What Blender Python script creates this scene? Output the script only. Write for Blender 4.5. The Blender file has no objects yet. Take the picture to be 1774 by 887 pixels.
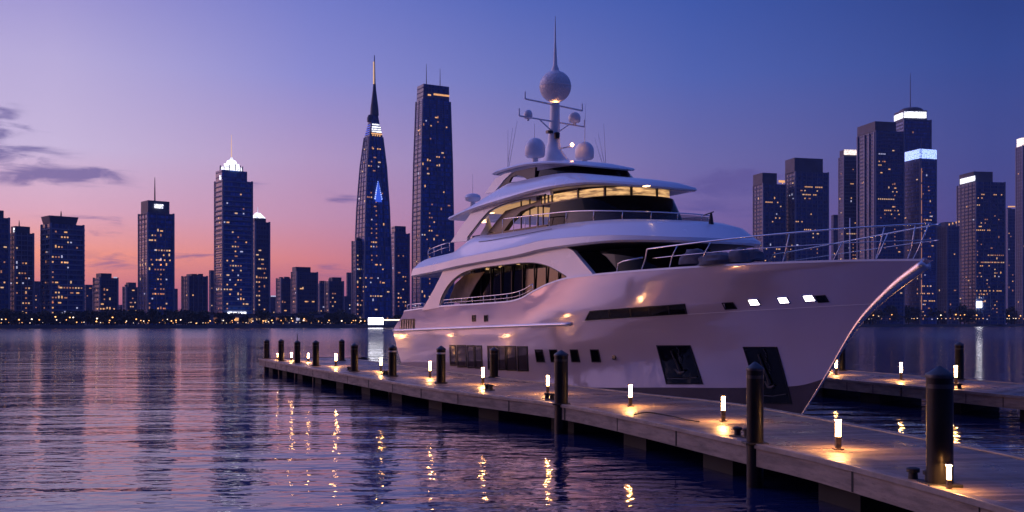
import bpy, math, random
import numpy as np
from mathutils import Vector

R = math.radians
rng = random.Random(7)
SC = bpy.context.scene
COL = SC.collection

# ------------------------------------------------------------------ camera
F, HZ, CZ = 1774.0, 559.0, 3.65          # focal length in photo pixels, horizon row, eye height
cd = bpy.data.cameras.new('camera')
cd.sensor_width = 36.0
cd.lens = 36.0
cd.shift_y = (HZ - 443.5) / 1774.0
cd.clip_start = 0.3
cd.clip_end = 20000
cam = bpy.data.objects.new('camera', cd)
COL.objects.link(cam)
cam.location = (0, 0, CZ)
cam.rotation_euler = (R(90), 0, 0)
SC.camera = cam

# ------------------------------------------------------------------ render / view
SC.view_settings.view_transform = 'Standard'
SC.view_settings.look = 'None'
SC.view_settings.exposure = 0.0
SC.view_settings.gamma = 1.0
SC.view_settings.use_curve_mapping = False
SC.render.engine = 'CYCLES'
cy = SC.cycles
cy.max_bounces = 7
cy.diffuse_bounces = 3
cy.glossy_bounces = 4
cy.transmission_bounces = 4
cy.volume_bounces = 1
cy.sample_clamp_indirect = 6.0
cy.use_denoising = True
cy.use_light_tree = True


def lin(c):
    """sRGB 0-255 -> linear"""
    o = []
    for v in c:
        v = v / 255.0
        o.append(v / 12.92 if v <= 0.04045 else ((v + 0.055) / 1.055) ** 2.4)
    return (o[0], o[1], o[2], 1.0)


# ------------------------------------------------------------------ node helper
class NT:
    def __init__(s, tree):
        s.t = tree
        s.t.nodes.clear()

    def n(s, typ, **kw):
        nd = s.t.nodes.new(typ)
        for k, v in kw.items():
            setattr(nd, k, v)
        return nd

    def put(s, sock, v):
        if v is None:
            return
        if hasattr(v, 'is_output'):
            s.t.links.new(v, sock)
        else:
            sock.default_value = v

    def math(s, op, a, b=None, c=None, clamp=False):
        nd = s.n('ShaderNodeMath', operation=op, use_clamp=clamp)
        s.put(nd.inputs[0], a)
        s.put(nd.inputs[1], b)
        s.put(nd.inputs[2], c)
        return nd.outputs[0]

    def vmath(s, op, a, b=None):
        nd = s.n('ShaderNodeVectorMath', operation=op)
        s.put(nd.inputs[0], a)
        s.put(nd.inputs[1], b)
        return nd.outputs[0]

    def rng(s, v, a, b, c=0.0, d=1.0, smooth=True):
        nd = s.n('ShaderNodeMapRange', interpolation_type='SMOOTHSTEP' if smooth else 'LINEAR')
        s.put(nd.inputs['Value'], v)
        s.put(nd.inputs['From Min'], a)
        s.put(nd.inputs['From Max'], b)
        s.put(nd.inputs['To Min'], c)
        s.put(nd.inputs['To Max'], d)
        return nd.outputs[0]

    def mix(s, f, a, b, blend='MIX'):
        nd = s.n('ShaderNodeMix', data_type='RGBA', blend_type=blend)
        s.put(nd.inputs[0], f)
        s.put(nd.inputs[6], a)
        s.put(nd.inputs[7], b)
        return nd.outputs[2]

    def ramp(s, f, stops):
        nd = s.n('ShaderNodeValToRGB')
        cr = nd.color_ramp
        while len(cr.elements) < len(stops):
            cr.elements.new(0.5)
        for e, (p, c) in zip(cr.elements, sorted(stops, key=lambda q: q[0])):
            e.position = p
            e.color = c
        s.put(nd.inputs[0], f)
        return nd.outputs[0]

    def noise(s, vec, scale, detail=2.0, rough=0.5, dist=0.0):
        nd = s.n('ShaderNodeTexNoise')
        s.put(nd.inputs['Vector'], vec)
        s.put(nd.inputs['Scale'], scale)
        s.put(nd.inputs['Detail'], detail)
        s.put(nd.inputs['Roughness'], rough)
        s.put(nd.inputs['Distortion'], dist)
        return nd.outputs['Fac']

    def sep(s, v):
        nd = s.n('ShaderNodeSeparateXYZ')
        s.put(nd.inputs[0], v)
        return nd.outputs

    def comb(s, x, y, z):
        nd = s.n('ShaderNodeCombineXYZ')
        s.put(nd.inputs[0], x)
        s.put(nd.inputs[1], y)
        s.put(nd.inputs[2], z)
        return nd.outputs[0]


# ------------------------------------------------------------------ world: dusk sky
SUN_AZ = R(-62)       # the sun has just set to the left of the picture
world = bpy.data.worlds.new('World')
SC.world = world
world.use_nodes = True
w = NT(world.node_tree)
tc = w.n('ShaderNodeTexCoord')
d = w.sep(tc.outputs['Generated'])
az = w.math('MULTIPLY', w.math('ARCTAN2', d[0], d[1]), 180 / math.pi)
zz = w.math('MAXIMUM', d[2], 0.0)
fz = zz


def sky_ramp(cols, gain=1.0):
    return w.ramp(fz, [(z, tuple(v * gain for v in lin(c)[:3]) + (1,)) for z, c in cols + [(1.0, ZEN)]])


ZEN = (80, 102, 196)
r_back = sky_ramp([(0, (10, 11, 34)), (.05, (11, 14, 42)), (.15, (13, 19, 56)), (.3, (17, 27, 76)), (.6, (36, 54, 132))])
r_R = sky_ramp([(0, (36, 50, 120)), (.05, (42, 60, 138)), (.15, (42, 66, 148)), (.3, (42, 66, 146)), (.6, (50, 74, 160))])
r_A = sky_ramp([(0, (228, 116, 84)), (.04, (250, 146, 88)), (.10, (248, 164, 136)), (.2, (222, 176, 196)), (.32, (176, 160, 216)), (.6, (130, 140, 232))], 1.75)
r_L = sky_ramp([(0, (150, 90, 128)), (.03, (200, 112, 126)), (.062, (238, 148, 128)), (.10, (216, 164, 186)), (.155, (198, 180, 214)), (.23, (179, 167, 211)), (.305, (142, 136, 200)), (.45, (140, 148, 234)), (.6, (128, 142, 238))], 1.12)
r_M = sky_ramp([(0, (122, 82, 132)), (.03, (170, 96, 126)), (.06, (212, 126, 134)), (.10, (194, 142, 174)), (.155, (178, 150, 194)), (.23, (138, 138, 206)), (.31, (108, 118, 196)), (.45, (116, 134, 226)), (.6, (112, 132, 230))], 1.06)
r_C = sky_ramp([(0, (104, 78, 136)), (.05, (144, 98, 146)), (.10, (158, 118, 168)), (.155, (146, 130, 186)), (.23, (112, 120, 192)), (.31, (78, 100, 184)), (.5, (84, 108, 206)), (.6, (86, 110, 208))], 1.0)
r_D = sky_ramp([(0, (96, 74, 136)), (.05, (116, 88, 152)), (.10, (122, 100, 164)), (.155, (110, 106, 172)), (.23, (80, 100, 180)), (.31, (56, 86, 172)), (.6, (58, 84, 178))], .95)
r_E = sky_ramp([(0, (62, 52, 116)), (.05, (72, 62, 132)), (.10, (74, 72, 144)), (.155, (66, 76, 150)), (.23, (48, 74, 152)), (.31, (30, 58, 134)), (.6, (44, 68, 154))], .88)
c = r_back
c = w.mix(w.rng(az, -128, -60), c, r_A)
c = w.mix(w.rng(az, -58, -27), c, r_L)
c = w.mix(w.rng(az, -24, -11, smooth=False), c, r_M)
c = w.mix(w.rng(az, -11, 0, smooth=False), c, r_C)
c = w.mix(w.rng(az, 0, 10, smooth=False), c, r_D)
c = w.mix(w.rng(az, 10, 25, smooth=False), c, r_E)
c = w.mix(w.rng(az, 28, 75), c, r_R)
c = w.mix(w.rng(az, 135, 179), c, r_back)
# thin dusk clouds: stretched noise kept to a few banks
elv = w.math('MULTIPLY', w.math('ARCSINE', d[2]), 180 / math.pi)
cvec = w.comb(w.math('MULTIPLY', az, 0.30), w.math('MULTIPLY', elv, 1.5), 3.7)
cn = w.noise(cvec, 1.0, 6.0, 0.58, 0.6)
banks = [(-26.9, 8.6, 3.0, .9, 1.), (-23.7, 7.5, 2.8, .6, 1.), (-27.2, 10.0, 1.8, .8, .8), (-21.6, 5.3, 2.2, .25, .5), (-22., 4.6, 2, .3, .5), (-21.0, 3.1, 2.4, .4, .6),
         (-9.3, 6.9, 1.4, .35, .8), (-14.5, 7.4, 1.2, .3, .4), (-10, 2.9, 5, .5, .5), (11.8, 7.6, 3.4, .85, .95), (11, 6.2, 4, .5, .5),
         (13.4, 13.2, 1.0, .3, .5), (3, 5, 3, .5, .4), (-40, 6, 9, 1.2, .8), (-52, 11, 7, 1.0, .6), (-18, 3.6, 3, .3, .5), (21, 5.5, 6, .7, .4)]
m = None
for (a0, e0, ra, re, st) in banks:
    da = w.math('MULTIPLY', w.math('SUBTRACT', az, a0), 1 / ra)
    de = w.math('MULTIPLY', w.math('SUBTRACT', elv, e0), 1 / re)
    q = w.math('ADD', w.math('MULTIPLY', da, da), w.math('MULTIPLY', de, de))
    g = w.math('MULTIPLY', w.math('EXPONENT', w.math('MULTIPLY', q, -1.0)), st)
    m = g if m is None else w.math('ADD', m, g)
cm = w.rng(w.math('ADD', w.math('MULTIPLY', m, 0.42), w.math('MULTIPLY', cn, 1.25)), 0.72, 1.06)
cm = w.math('MULTIPLY', cm, w.math('MINIMUM', w.math('MULTIPLY', m, 2.6), 1.0))
c = w.mix(w.math('MULTIPLY', cm, 0.78), c, lin((92, 82, 150)))
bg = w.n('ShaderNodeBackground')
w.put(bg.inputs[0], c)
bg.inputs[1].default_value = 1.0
sky = w.n('ShaderNodeTexSky')
sky.sky_type = 'NISHITA'
sky.sun_disc = False
sky.sun_elevation = R(1.0)
sky.sun_rotation = SUN_AZ
bg2 = w.n('ShaderNodeBackground')
w.put(bg2.inputs[0], sky.outputs[0])
bg2.inputs[1].default_value = 0.01
add = w.n('ShaderNodeAddShader')
w.put(add.inputs[0], bg.outputs[0])
w.put(add.inputs[1], bg2.outputs[0])
out = w.n('ShaderNodeOutputWorld')
w.put(out.inputs[0], add.outputs[0])

sl = bpy.data.lights.new('sun', 'SUN')
sl.energy = 0.6
sl.angle = R(58)
sl.color = (1.0, 0.60, 0.80)
sun = bpy.data.objects.new('sun', sl)
COL.objects.link(sun)
se = R(12)
sdir = Vector((math.sin(SUN_AZ) * math.cos(se), math.cos(SUN_AZ) * math.cos(se), math.sin(se)))
sun.rotation_euler = sdir.to_track_quat('Z', 'Y').to_euler()
sun.location = (-200, 100, 80)


# ------------------------------------------------------------------ materials
def mat(name, col=None, rough=0.5, metal=0.0, spec=0.5, emit=None, es=0.0, coat=0.0, sample=True, ior=None):
    m = bpy.data.materials.new(name)
    m.use_nodes = True
    b = m.node_tree.nodes['Principled BSDF']
    if col is not None:
        b.inputs['Base Color'].default_value = (*col[:3], 1)
    b.inputs['Roughness'].default_value = rough
    b.inputs['Metallic'].default_value = metal
    b.inputs['Specular IOR Level'].default_value = spec
    b.inputs['Coat Weight'].default_value = coat
    b.inputs['Coat Roughness'].default_value = 0.06
    if ior:
        b.inputs['IOR'].default_value = ior
    if emit is not None:
        b.inputs['Emission Color'].default_value = (*emit[:3], 1)
        b.inputs['Emission Strength'].default_value = es
        if not sample:
            m.cycles.emission_sampling = 'NONE'
    return m


def nodes_of(m):
    """helper on a fresh principled material: returns NT-like helper without clearing, the bsdf and its output"""
    h = NT.__new__(NT)
    h.t = m.node_tree
    return h, m.node_tree.nodes['Principled BSDF']


def wear(m, base, var=0.12, scale=1.5, rough=None, bump=0.0, bscale=20.0, stretch=(1, 1, 1), spots=0.0):
    """uneven base colour, roughness and a little surface relief so that no surface is flat"""
    h, b = nodes_of(m)
    t = h.n('ShaderNodeTexCoord')
    v = h.vmath('MULTIPLY', t.outputs['Object'], stretch)
    n1 = h.noise(v, scale, 5.0, 0.6)
    lo = tuple(max(0, x * (1 - var)) for x in base[:3]) + (1,)
    hi = tuple(min(1, x * (1 + var)) for x in base[:3]) + (1,)
    cc = h.mix(h.rng(n1, .3, .7), lo, hi)
    if spots:
        n3 = h.noise(v, scale * 4.3, 3.0, 0.6)
        cc = h.mix(h.math('MULTIPLY', h.rng(n3, .58, .72), spots), cc, tuple(x * .45 for x in base[:3]) + (1,))
    h.put(b.inputs['Base Color'], cc)
    if rough:
        n2 = h.noise(v, scale * 2.1, 4.0, 0.6)
        h.put(b.inputs['Roughness'], h.rng(n2, .3, .7, rough[0], rough[1]))
    if bump:
        bp = h.n('ShaderNodeBump')
        bp.inputs['Strength'].default_value = bump
        bp.inputs['Distance'].default_value = 0.02
        h.put(bp.inputs['Height'], h.noise(v, bscale, 4.0, 0.6))
        h.put(b.inputs['Normal'], bp.outputs[0])
    return m


M = {}
M['white'] = wear(mat('yacht_pearl_paint', rough=.2, metal=.36, coat=.35), (.78, .70, .82), .03, .25, (.09, .17))
# the hull plates are very slightly wavy, which breaks up the reflections
h, b = nodes_of(M['white'])
t = h.n('ShaderNodeTexCoord')
bp = h.n('ShaderNodeBump')
bp.inputs['Strength'].default_value = .5
bp.inputs['Distance'].default_value = 0.02
h.put(bp.inputs['Height'], h.noise(h.vmath('MULTIPLY', t.outputs['Object'], (.45, .45, 1.5)), 1.1, 2.0, .45))
h.put(b.inputs['Normal'], bp.outputs[0])
h.put(b.inputs['Coat Normal'], bp.outputs[0])
M['super'] = wear(mat('superstructure_white', rough=.2, coat=.4), (.76, .76, .79), .03, .4, (.16, .28))
M['boot'] = wear(mat('dark_antifouling', rough=.3), (.085, .07, .095), .2, .6)
M['glass'] = mat('dark_tinted_glass', (.003, .003, .004), rough=.03, spec=.5, ior=1.5)
M['hullglass'] = mat('hull_window_glass', (.10, .085, .11), rough=.06, metal=.55)
M['darkglass'] = mat('bridge_dark_glass', (.002, .002, .003), rough=.05, spec=.12)
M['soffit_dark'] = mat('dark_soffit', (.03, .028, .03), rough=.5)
M['ceil'] = wear(mat('ceiling_painted_glow', rough=.6, emit=(1, .55, .24), es=.42), (.5, .4, .3), .1, 2.)  # emission stands in for lamplight falling on the lounge ceiling
M['blackframe'] = mat('black_frame', (.01, .01, .012), rough=.3)
M['steel'] = wear(mat('polished_steel', rough=.16, metal=1.0), (.72, .70, .72), .05, 2.)
M['chrome'] = wear(mat('stem_steel', rough=.25, metal=1.0), (.80, .76, .78), .06, 1.5, (.2, .36))
M['teak'] = wear(mat('teak_deck', rough=.6), (.22, .13, .075), .2, 2.)
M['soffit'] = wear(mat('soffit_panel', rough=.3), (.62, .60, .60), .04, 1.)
M['dome'] = wear(mat('radome_white', rough=.3), (.78, .78, .80), .04, 3.)
M['fabric'] = wear(mat('grey_cover_cloth', rough=.85), (.09, .10, .14), .2, 3., bump=.4, bscale=9)
M['interior'] = wear(mat('interior_wall', rough=.6), (.30, .22, .16), .2, 2.)
M['gold'] = mat('lit_interior_glow', (.6, .45, .3), rough=.5, emit=(1, .56, .22), es=1.3)
M['spot'] = mat('downlight', (.9, .8, .6), emit=(1, .58, .25), es=7)
M['hullamp'] = mat('hull_lamp_lens', (.9, .9, .9), emit=(1, .86, .90), es=7)
M['mastlamp'] = mat('mast_lamp_lens', (.9, .7, .5), emit=(1, .42, .16), es=22)
M['lamp'] = mat('dock_lamp_panel', (.9, .8, .6), emit=(1, .50, .17), es=52)
M['lamp_small'] = mat('dock_lamp_panel_dim', (.9, .8, .6), emit=(1, .50, .17), es=14)
M['lampdown'] = mat('dock_lamp_downlight', (.9, .8, .6), emit=(1, .42, .12), es=5600)
M['lampbody'] = wear(mat('lamp_metal', rough=.5), (.10, .075, .055), .3, 6.)
M['pile'] = wear(mat('black_pile_sleeve', rough=.35, spec=.22), (.006, .006, .008), .35, 2.5, (.32, .5), stretch=(1, 1, .3))
M['pilecap'] = wear(mat('pile_cap', rough=.38), (.016, .017, .024), .3, 3.)
M['band'] = wear(mat('pile_band', rough=.3), (.42, .42, .46), .15, 6.)
M['rubber'] = mat('black_rubber', (.008, .008, .009), rough=.6)
M['rope'] = wear(mat('dark_rope', rough=.9), (.03, .027, .025), .3, 12., bump=.6, bscale=60)
M['fascia'] = wear(mat('weathered_fascia', rough=.7), (.21, .165, .13), .32, .9, (.55, .85), .5, 14., (1, 1, 6), spots=.5)
M['caprail'] = wear(mat('dock_edge_rail', rough=.4), (.19, .16, .14), .25, 1.6, (.3, .55), .3, 18.)
M['float'] = wear(mat('dark_float', rough=.8), (.006, .006, .006), .4, 1.)
M['concrete'] = wear(mat('quay_concrete', rough=.85), (.13, .12, .12), .25, .05)
M['leaf'] = wear(mat('dark_foliage', rough=.8), (.035, .045, .03), .4, .4)
M['bark'] = mat('bark', (.05, .04, .03), rough=.9)
M['polemetal'] = mat('pole_metal', (.08, .08, .09), rough=.5, metal=.6)


def emat(name, col, s):
    return mat(name, tuple(min(.8, x) for x in col), emit=col, es=s, sample=False)


M['win_warm'] = emat('window_warm', (1, .48, .18), .95)
M['win_gold'] = emat('window_gold', (1, .58, .28), .8)
M['win_dim'] = emat('window_dim', (1, .40, .18), .4)
M['win_cool'] = emat('window_cool', (.8, .78, 1), .6)
M['crown_white'] = emat('crown_white', (.92, .92, 1), 2.2)
M['crown_warm'] = emat('crown_warm', (1, .80, .68), 1.8)
M['crown_blue'] = emat('crown_blue', (.34, .46, 1), 2.4)
M['deep_blue'] = emat('deep_blue_light', (.06, .16, 1), .55)
def pattern(m, s0, s1, su, sv):
    """uneven glow: many small lamps, bars and gaps rather than one flat panel"""
    h, b = nodes_of(m)
    t = h.n('ShaderNodeTexCoord')
    x, y, z = h.sep(t.outputs['Object'])[:3]
    v = h.comb(h.math('MULTIPLY', h.math('ADD', x, y), su), h.math('MULTIPLY', z, sv), 0)
    h.put(b.inputs['Emission Strength'], h.rng(h.noise(v, 1.0, 3.0, .7), .36, .62, s0, s1))


pattern(M['crown_white'], .35, 2.6, 1.1, .5)
pattern(M['crown_warm'], .5, 2.0, 1.2, .6)
pattern(M['crown_blue'], .5, 2.6, 1.2, .7)
pattern(M['gold'], .08, 1.0, .8, 9.0)
M['prom_warm'] = emat('promenade_warm', (1, .44, .13), 3.2)
M['prom_white'] = emat('promenade_white', (1, .74, .52), 3.2)
M['prom_gold'] = emat('promenade_gold', (1, .52, .18), 1.2)
M['screen'] = emat('screen_white', (.95, .93, 1), 7)


def facade(name, glassc, framec, cw, fh, fw=.18, fhh=.28, rough=.18, refl=.5):
    """panes in a grid: per-pane tint, frames between; object space so that both faces of a tower line up"""
    m = mat(name, rough=rough, spec=refl)
    h, b = nodes_of(m)
    t = h.n('ShaderNodeTexCoord')
    x, y, z = h.sep(t.outputs['Object'])[:3]
    uu = h.math('DIVIDE', h.math('ADD', x, y), cw)
    vv = h.math('DIVIDE', z, fh)
    cell = h.comb(h.math('FLOOR', uu), h.math('FLOOR', vv), 0.0)
    wn = h.n('ShaderNodeTexWhiteNoise', noise_dimensions='3D')
    h.put(wn.inputs['Vector'], cell)
    r = wn.outputs['Value']
    big = h.noise(h.vmath('MULTIPLY', t.outputs['Object'], (.06, .06, .03)), 1.0, 3.0, .6)
    k = h.math('ADD', h.math('MULTIPLY', r, .7), h.math('MULTIPLY', big, .8))
    gc = h.mix(h.rng(k, .2, 1.3, smooth=False), tuple(v * .35 for v in glassc[:3]) + (1,), tuple(v * 1.6 for v in glassc[:3]) + (1,))
    fu = h.math('LESS_THAN', h.math('FRACT', uu), fw)
    fv = h.math('LESS_THAN', h.math('FRACT', vv), fhh)
    fr = h.math('MAXIMUM', fu, fv)
    h.put(b.inputs['Base Color'], h.mix(fr, gc, (*framec[:3], 1)))
    h.put(b.inputs['Roughness'], h.math('ADD', h.math('MULTIPLY', fr, .45), h.math('ADD', h.math('MULTIPLY', r, .12), rough)))
    return m


M['fac_blue'] = facade('blue_glass_facade', (.03, .10, .36), (.045, .08, .20), 1.8, 3.5, .16, .22)
M['fac_navy'] = facade('navy_facade', (.018, .055, .20), (.045, .07, .17), 2.4, 3.4, .24, .3)
M['fac_slate'] = facade('slate_facade', (.025, .045, .14), (.08, .095, .17), 2.0, 3.2, .34, .36, .3)
M['fac_rib'] = facade('ribbed_facade', (.03, .06, .18), (.14, .15, .24), 1.5, 3.3, .4, .25, .3)
M['fac_far'] = facade('far_facade', (.035, .05, .12), (.06, .075, .14), 3.0, 3.6, .3, .35, .5)
M['slab'] = wear(mat('pale_floor_slab', rough=.7), (.17, .21, .33), .2, .05)
M['slab_dark'] = wear(mat('dark_floor_slab', rough=.6), (.07, .095, .18), .2, .05)
M['pier'] = wear(mat('facade_pier', rough=.6), (.20, .22, .31), .2, .05)
M['crownwall'] = wear(mat('crown_wall', rough=.6), (.06, .07, .115), .25, .08)


# ------------------------------------------------------------------ mesh helpers
class MB:
    def __init__(s):
        s.v = []
        s.f = []
        s.smooth = False
        s.uv = None

    def add(s, vs, fs):
        o = len(s.v)
        s.v += [tuple(p) for p in vs]
        s.f += [tuple(i + o for i in f) for f in fs]

    def box(s, x0, x1, y0, y1, z0, z1):
        s.add([(x0, y0, z0), (x1, y0, z0), (x1, y1, z0), (x0, y1, z0), (x0, y0, z1), (x1, y0, z1), (x1, y1, z1), (x0, y1, z1)],
              [(0, 3, 2, 1), (4, 5, 6, 7), (0, 1, 5, 4), (1, 2, 6, 5), (2, 3, 7, 6), (3, 0, 4, 7)])
        return s

    def frustum(s, lo, hi, z0, z1):
        """lo/hi: lists of (x, y), same length"""
        n = len(lo)
        s.add([(x, y, z0) for x, y in lo] + [(x, y, z1) for x, y in hi],
              [tuple(range(n))[::-1], tuple(range(n, 2 * n))] + [(i, (i + 1) % n, n + (i + 1) % n, n + i) for i in range(n)])
        return s

    def tube(s, pts, r, seg=8, cap=True):
        pts = [Vector(p) for p in pts]
        rr = r if isinstance(r, (list, tuple)) else [r] * len(pts)
        rings = []
        prev = None
        for i, p in enumerate(pts):
            a = pts[max(i - 1, 0)]
            b_ = pts[min(i + 1, len(pts) - 1)]
            t_ = (b_ - a).normalized()
            up = Vector((0, 0, 1)) if abs(t_.z) < .95 else Vector((1, 0, 0))
            if prev is not None:
                up = prev
            x_ = t_.cross(up)
            if x_.length < 1e-6:
                x_ = t_.cross(Vector((0, 1, 0)))
            x_.normalize()
            y_ = x_.cross(t_).normalized()
            prev = y_
            rings.append([p + (x_ * math.cos(k * 2 * math.pi / seg) + y_ * math.sin(k * 2 * math.pi / seg)) * rr[i] for k in range(seg)])
        o = len(s.v)
        for g in rings:
            s.v += [tuple(q) for q in g]
        for i in range(len(rings) - 1):
            for k in range(seg):
                s.f.append((o + i * seg + k, o + i * seg + (k + 1) % seg, o + (i + 1) * seg + (k + 1) % seg, o + (i + 1) * seg + k))
        if cap:
            s.f.append(tuple(o + k for k in range(seg))[::-1])
            e = o + (len(rings) - 1) * seg
            s.f.append(tuple(e + k for k in range(seg)))
        return s

    def lathe(s, prof, cx=0, cy_=0, seg=24, sq=1.0):
        """prof: (radius, z) from bottom to top"""
        o = len(s.v)
        for r_, z_ in prof:
            for k in range(seg):
                a = 2 * math.pi * k / seg
                s.v.append((cx + r_ * math.cos(a), cy_ + sq * r_ * math.sin(a), z_))
        for i in range(len(prof) - 1):
            for k in range(seg):
                s.f.append((o + i * seg + k, o + i * seg + (k + 1) % seg, o + (i + 1) * seg + (k + 1) % seg, o + (i + 1) * seg + k))
        s.f.append(tuple(o + k for k in range(seg))[::-1])
        e = o + (len(prof) - 1) * seg
        s.f.append(tuple(e + k for k in range(seg)))
        return s

    def grid(s, g, flip=False):
        """g[i][j] points"""
        o = len(s.v)
        ni, nj = len(g), len(g[0])
        for row in g:
            s.v += [tuple(p) for p in row]
        for i in range(ni - 1):
            for j in range(nj - 1):
                q = (o + i * nj + j, o + i * nj + j + 1, o + (i + 1) * nj + j + 1, o + (i + 1) * nj + j)
                s.f.append(q[::-1] if flip else q)
        return s

    def mesh(s, name, m, smooth=None):
        me = bpy.data.meshes.new(name)
        me.from_pydata(s.v, [], s.f)
        me.materials.append(m)
        if s.uv:
            ul = me.uv_layers.new(name='along')
            for lp in me.loops:
                ul.data[lp.index].uv = s.uv[lp.vertex_index]
        me.update()
        if smooth is not None:
            for p in me.polygons:
                p.use_smooth = True
            if smooth < 180:
                import bmesh
                bm = bmesh.new()
                bm.from_mesh(me)
                for e in bm.edges:
                    if len(e.link_faces) == 2:
                        e.smooth = e.calc_face_angle(0) < R(smooth)
                bm.to_mesh(me)
                bm.free()
        return me

    def build(s, name, m, parent=None, smooth=None, loc=None, bevel=0):
        o = bpy.data.objects.new(name, s.mesh(name, m, smooth))
        COL.objects.link(o)
        if parent:
            o.parent = parent
        if loc:
            o.location = loc
        if bevel:
            md = o.modifiers.new('bevel', 'BEVEL')
            md.width = bevel
            md.segments = 2
            md.limit_method = 'ANGLE'
        return o


def tag(o, label=None, cat=None, group=None, kind=None):
    if label:
        o['label'] = label
    if cat:
        o['category'] = cat
    if group:
        o['group'] = group
    if kind:
        o['kind'] = kind
    return o


def empty(name, loc=(0, 0, 0), rz=0):
    o = bpy.data.objects.new(name, None)
    COL.objects.link(o)
    o.location = loc
    o.rotation_euler = (0, 0, rz)
    o.empty_display_size = .5
    return o


def link_copy(o, parent=None, loc=None):
    c_ = o.copy()
    COL.objects.link(c_)
    if parent:
        c_.parent = parent
    if loc:
        c_.location = loc
    return c_


def copy_tree(o, parent=None):
    c_ = o.copy()
    COL.objects.link(c_)
    if parent:
        c_.parent = parent
    for ch in list(o.children):
        copy_tree(ch, c_)
    return c_


def curve(pts):
    """smooth function through (x, y) points (Catmull-Rom slopes, limited)"""
    pts = sorted(pts)
    X = [p[0] for p in pts]
    Y = [p[1] for p in pts]
    n_ = len(X)
    S = [(Y[i + 1] - Y[i]) / (X[i + 1] - X[i]) for i in range(n_ - 1)]
    T = [S[0]] + [0 if S[i - 1] * S[i] <= 0 else 2 * S[i - 1] * S[i] / (S[i - 1] + S[i]) for i in range(1, n_ - 1)] + [S[-1]]

    def f(x):
        if x <= X[0]:
            return Y[0]
        if x >= X[-1]:
            return Y[-1]
        i = 0
        while x > X[i + 1]:
            i += 1
        hh = X[i + 1] - X[i]
        q = (x - X[i]) / hh
        return ((1 + 2 * q) * (1 - q) ** 2 * Y[i] + q * (1 - q) ** 2 * hh * T[i] + q * q * (3 - 2 * q) * Y[i + 1] + q * q * (q - 1) * hh * T[i + 1])
    return f


def spline(pts, n_=6, closed=False):
    P = [Vector(p) for p in pts]
    out_ = []
    N = len(P)
    for i in range(N if closed else N - 1):
        if closed:
            a, b_, c_, e = P[i - 1], P[i], P[(i + 1) % N], P[(i + 2) % N]
        else:
            a, b_, c_, e = P[max(i - 1, 0)], P[i], P[i + 1], P[min(i + 2, N - 1)]
        for k in range(n_):
            q = k / n_
            out_.append(.5 * ((2 * b_) + (c_ - a) * q + (2 * a - 5 * b_ + 4 * c_ - e) * q * q + (3 * b_ - a - 3 * c_ + e) * q ** 3))
    if not closed:
        out_.append(P[-1])
    return out_


def ground(px, py, z):
    """where the sight line of a photo pixel meets the level z"""
    dd = F * (CZ - z) / (py - HZ)
    return ((px - 887) / F * dd, dd)


DECK = 0.95

# ------------------------------------------------------------------ water
wm = bpy.data.materials.new('bay_water')
wm.use_nodes = True
h, b = nodes_of(wm)
b.inputs['Base Color'].default_value = (.008, .016, .070, 1)
b.inputs['Roughness'].default_value = .035
b.inputs['IOR'].default_value = 2.3
b.inputs['Specular IOR Level'].default_value = .5
g = h.n('ShaderNodeNewGeometry')
pos = g.outputs['Position']
h.put(b.inputs['Roughness'], h.rng(h.sep(pos)[1], 30, 330, .05, .20))
warp = h.noise(h.vmath('MULTIPLY', pos, (.02, .03, 0)), 1.0, 2.0)
n1 = h.noise(h.vmath('MULTIPLY', pos, (.15, .46, 0)), 1.0, 2.5, .42, .4)
n2 = h.noise(h.vmath('MULTIPLY', pos, (1.5, 2.6, 0)), 1.0, 2.0, .5, .3)
n3 = h.noise(h.vmath('MULTIPLY', pos, (.035, .09, 0)), 1.0, 2.0, .5, .3)
amp = h.rng(warp, .3, .7, .45, 1.1)
hh_ = h.math('ADD', h.math('MULTIPLY', n1, .50), h.math('ADD', h.math('MULTIPLY', n2, .12), h.math('MULTIPLY', n3, .5)))
hh_ = h.math('MULTIPLY', hh_, amp)
bp = h.n('ShaderNodeBump')
bp.inputs['Strength'].default_value = 1.0
bp.inputs['Distance'].default_value = .32
h.put(bp.inputs['Height'], hh_)
h.put(b.inputs['Normal'], bp.outputs[0])
wb = MB()
wb.add([(-1700, -300, 0), (1700, -300, 0), (1700, 1500, 0), (-1700, 1500, 0)], [(0, 1, 2, 3)])
tag(wb.build('water', wm), kind='structure')


# ------------------------------------------------------------------ far shore
def shore_y(x):
    return 635 + (x + 317) * .443


def shore_at(px, off=0):
    k = (px - 887) / F
    Y = (635 + 140.4 + off) / (1 - .443 * k)
    return (k * Y, Y)


lb = MB()
xa, xb = -1690, 1500
ya, yb = shore_y(xa), shore_y(xb)
QZ = 1.9
lb.add([(xa, 375, QZ), (-700, shore_y(-700), QZ), (xb, yb, QZ), (xb, 1495, QZ), (xa, 1495, QZ)], [(0, 1, 2, 3, 4)])
tag(lb.build('ground', M['concrete']), kind='structure')
qw = MB()
for (x0, y0), (x1, y1) in (((xa, 375), (-700, shore_y(-700))), ((-700, shore_y(-700)), (xb, yb))):
    qw.add([(x0, y0 - .6, -2), (x1, y1 - .6, -2), (x1, y1 - .6, QZ + .25), (x0, y0 - .6, QZ + .25), (x0, y0 + .6, -2), (x1, y1 + .6, -2), (x1, y1 + .6, QZ + .25), (x0, y0 + .6, QZ + .25)],
           [(0, 1, 2, 3), (3, 2, 6, 7), (5, 4, 7, 6), (0, 3, 7, 4), (1, 5, 6, 2)])
q = qw.build('quay_wall', M['concrete'])
tag(q, 'long low concrete quay wall along the far waterfront', 'wall')

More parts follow.
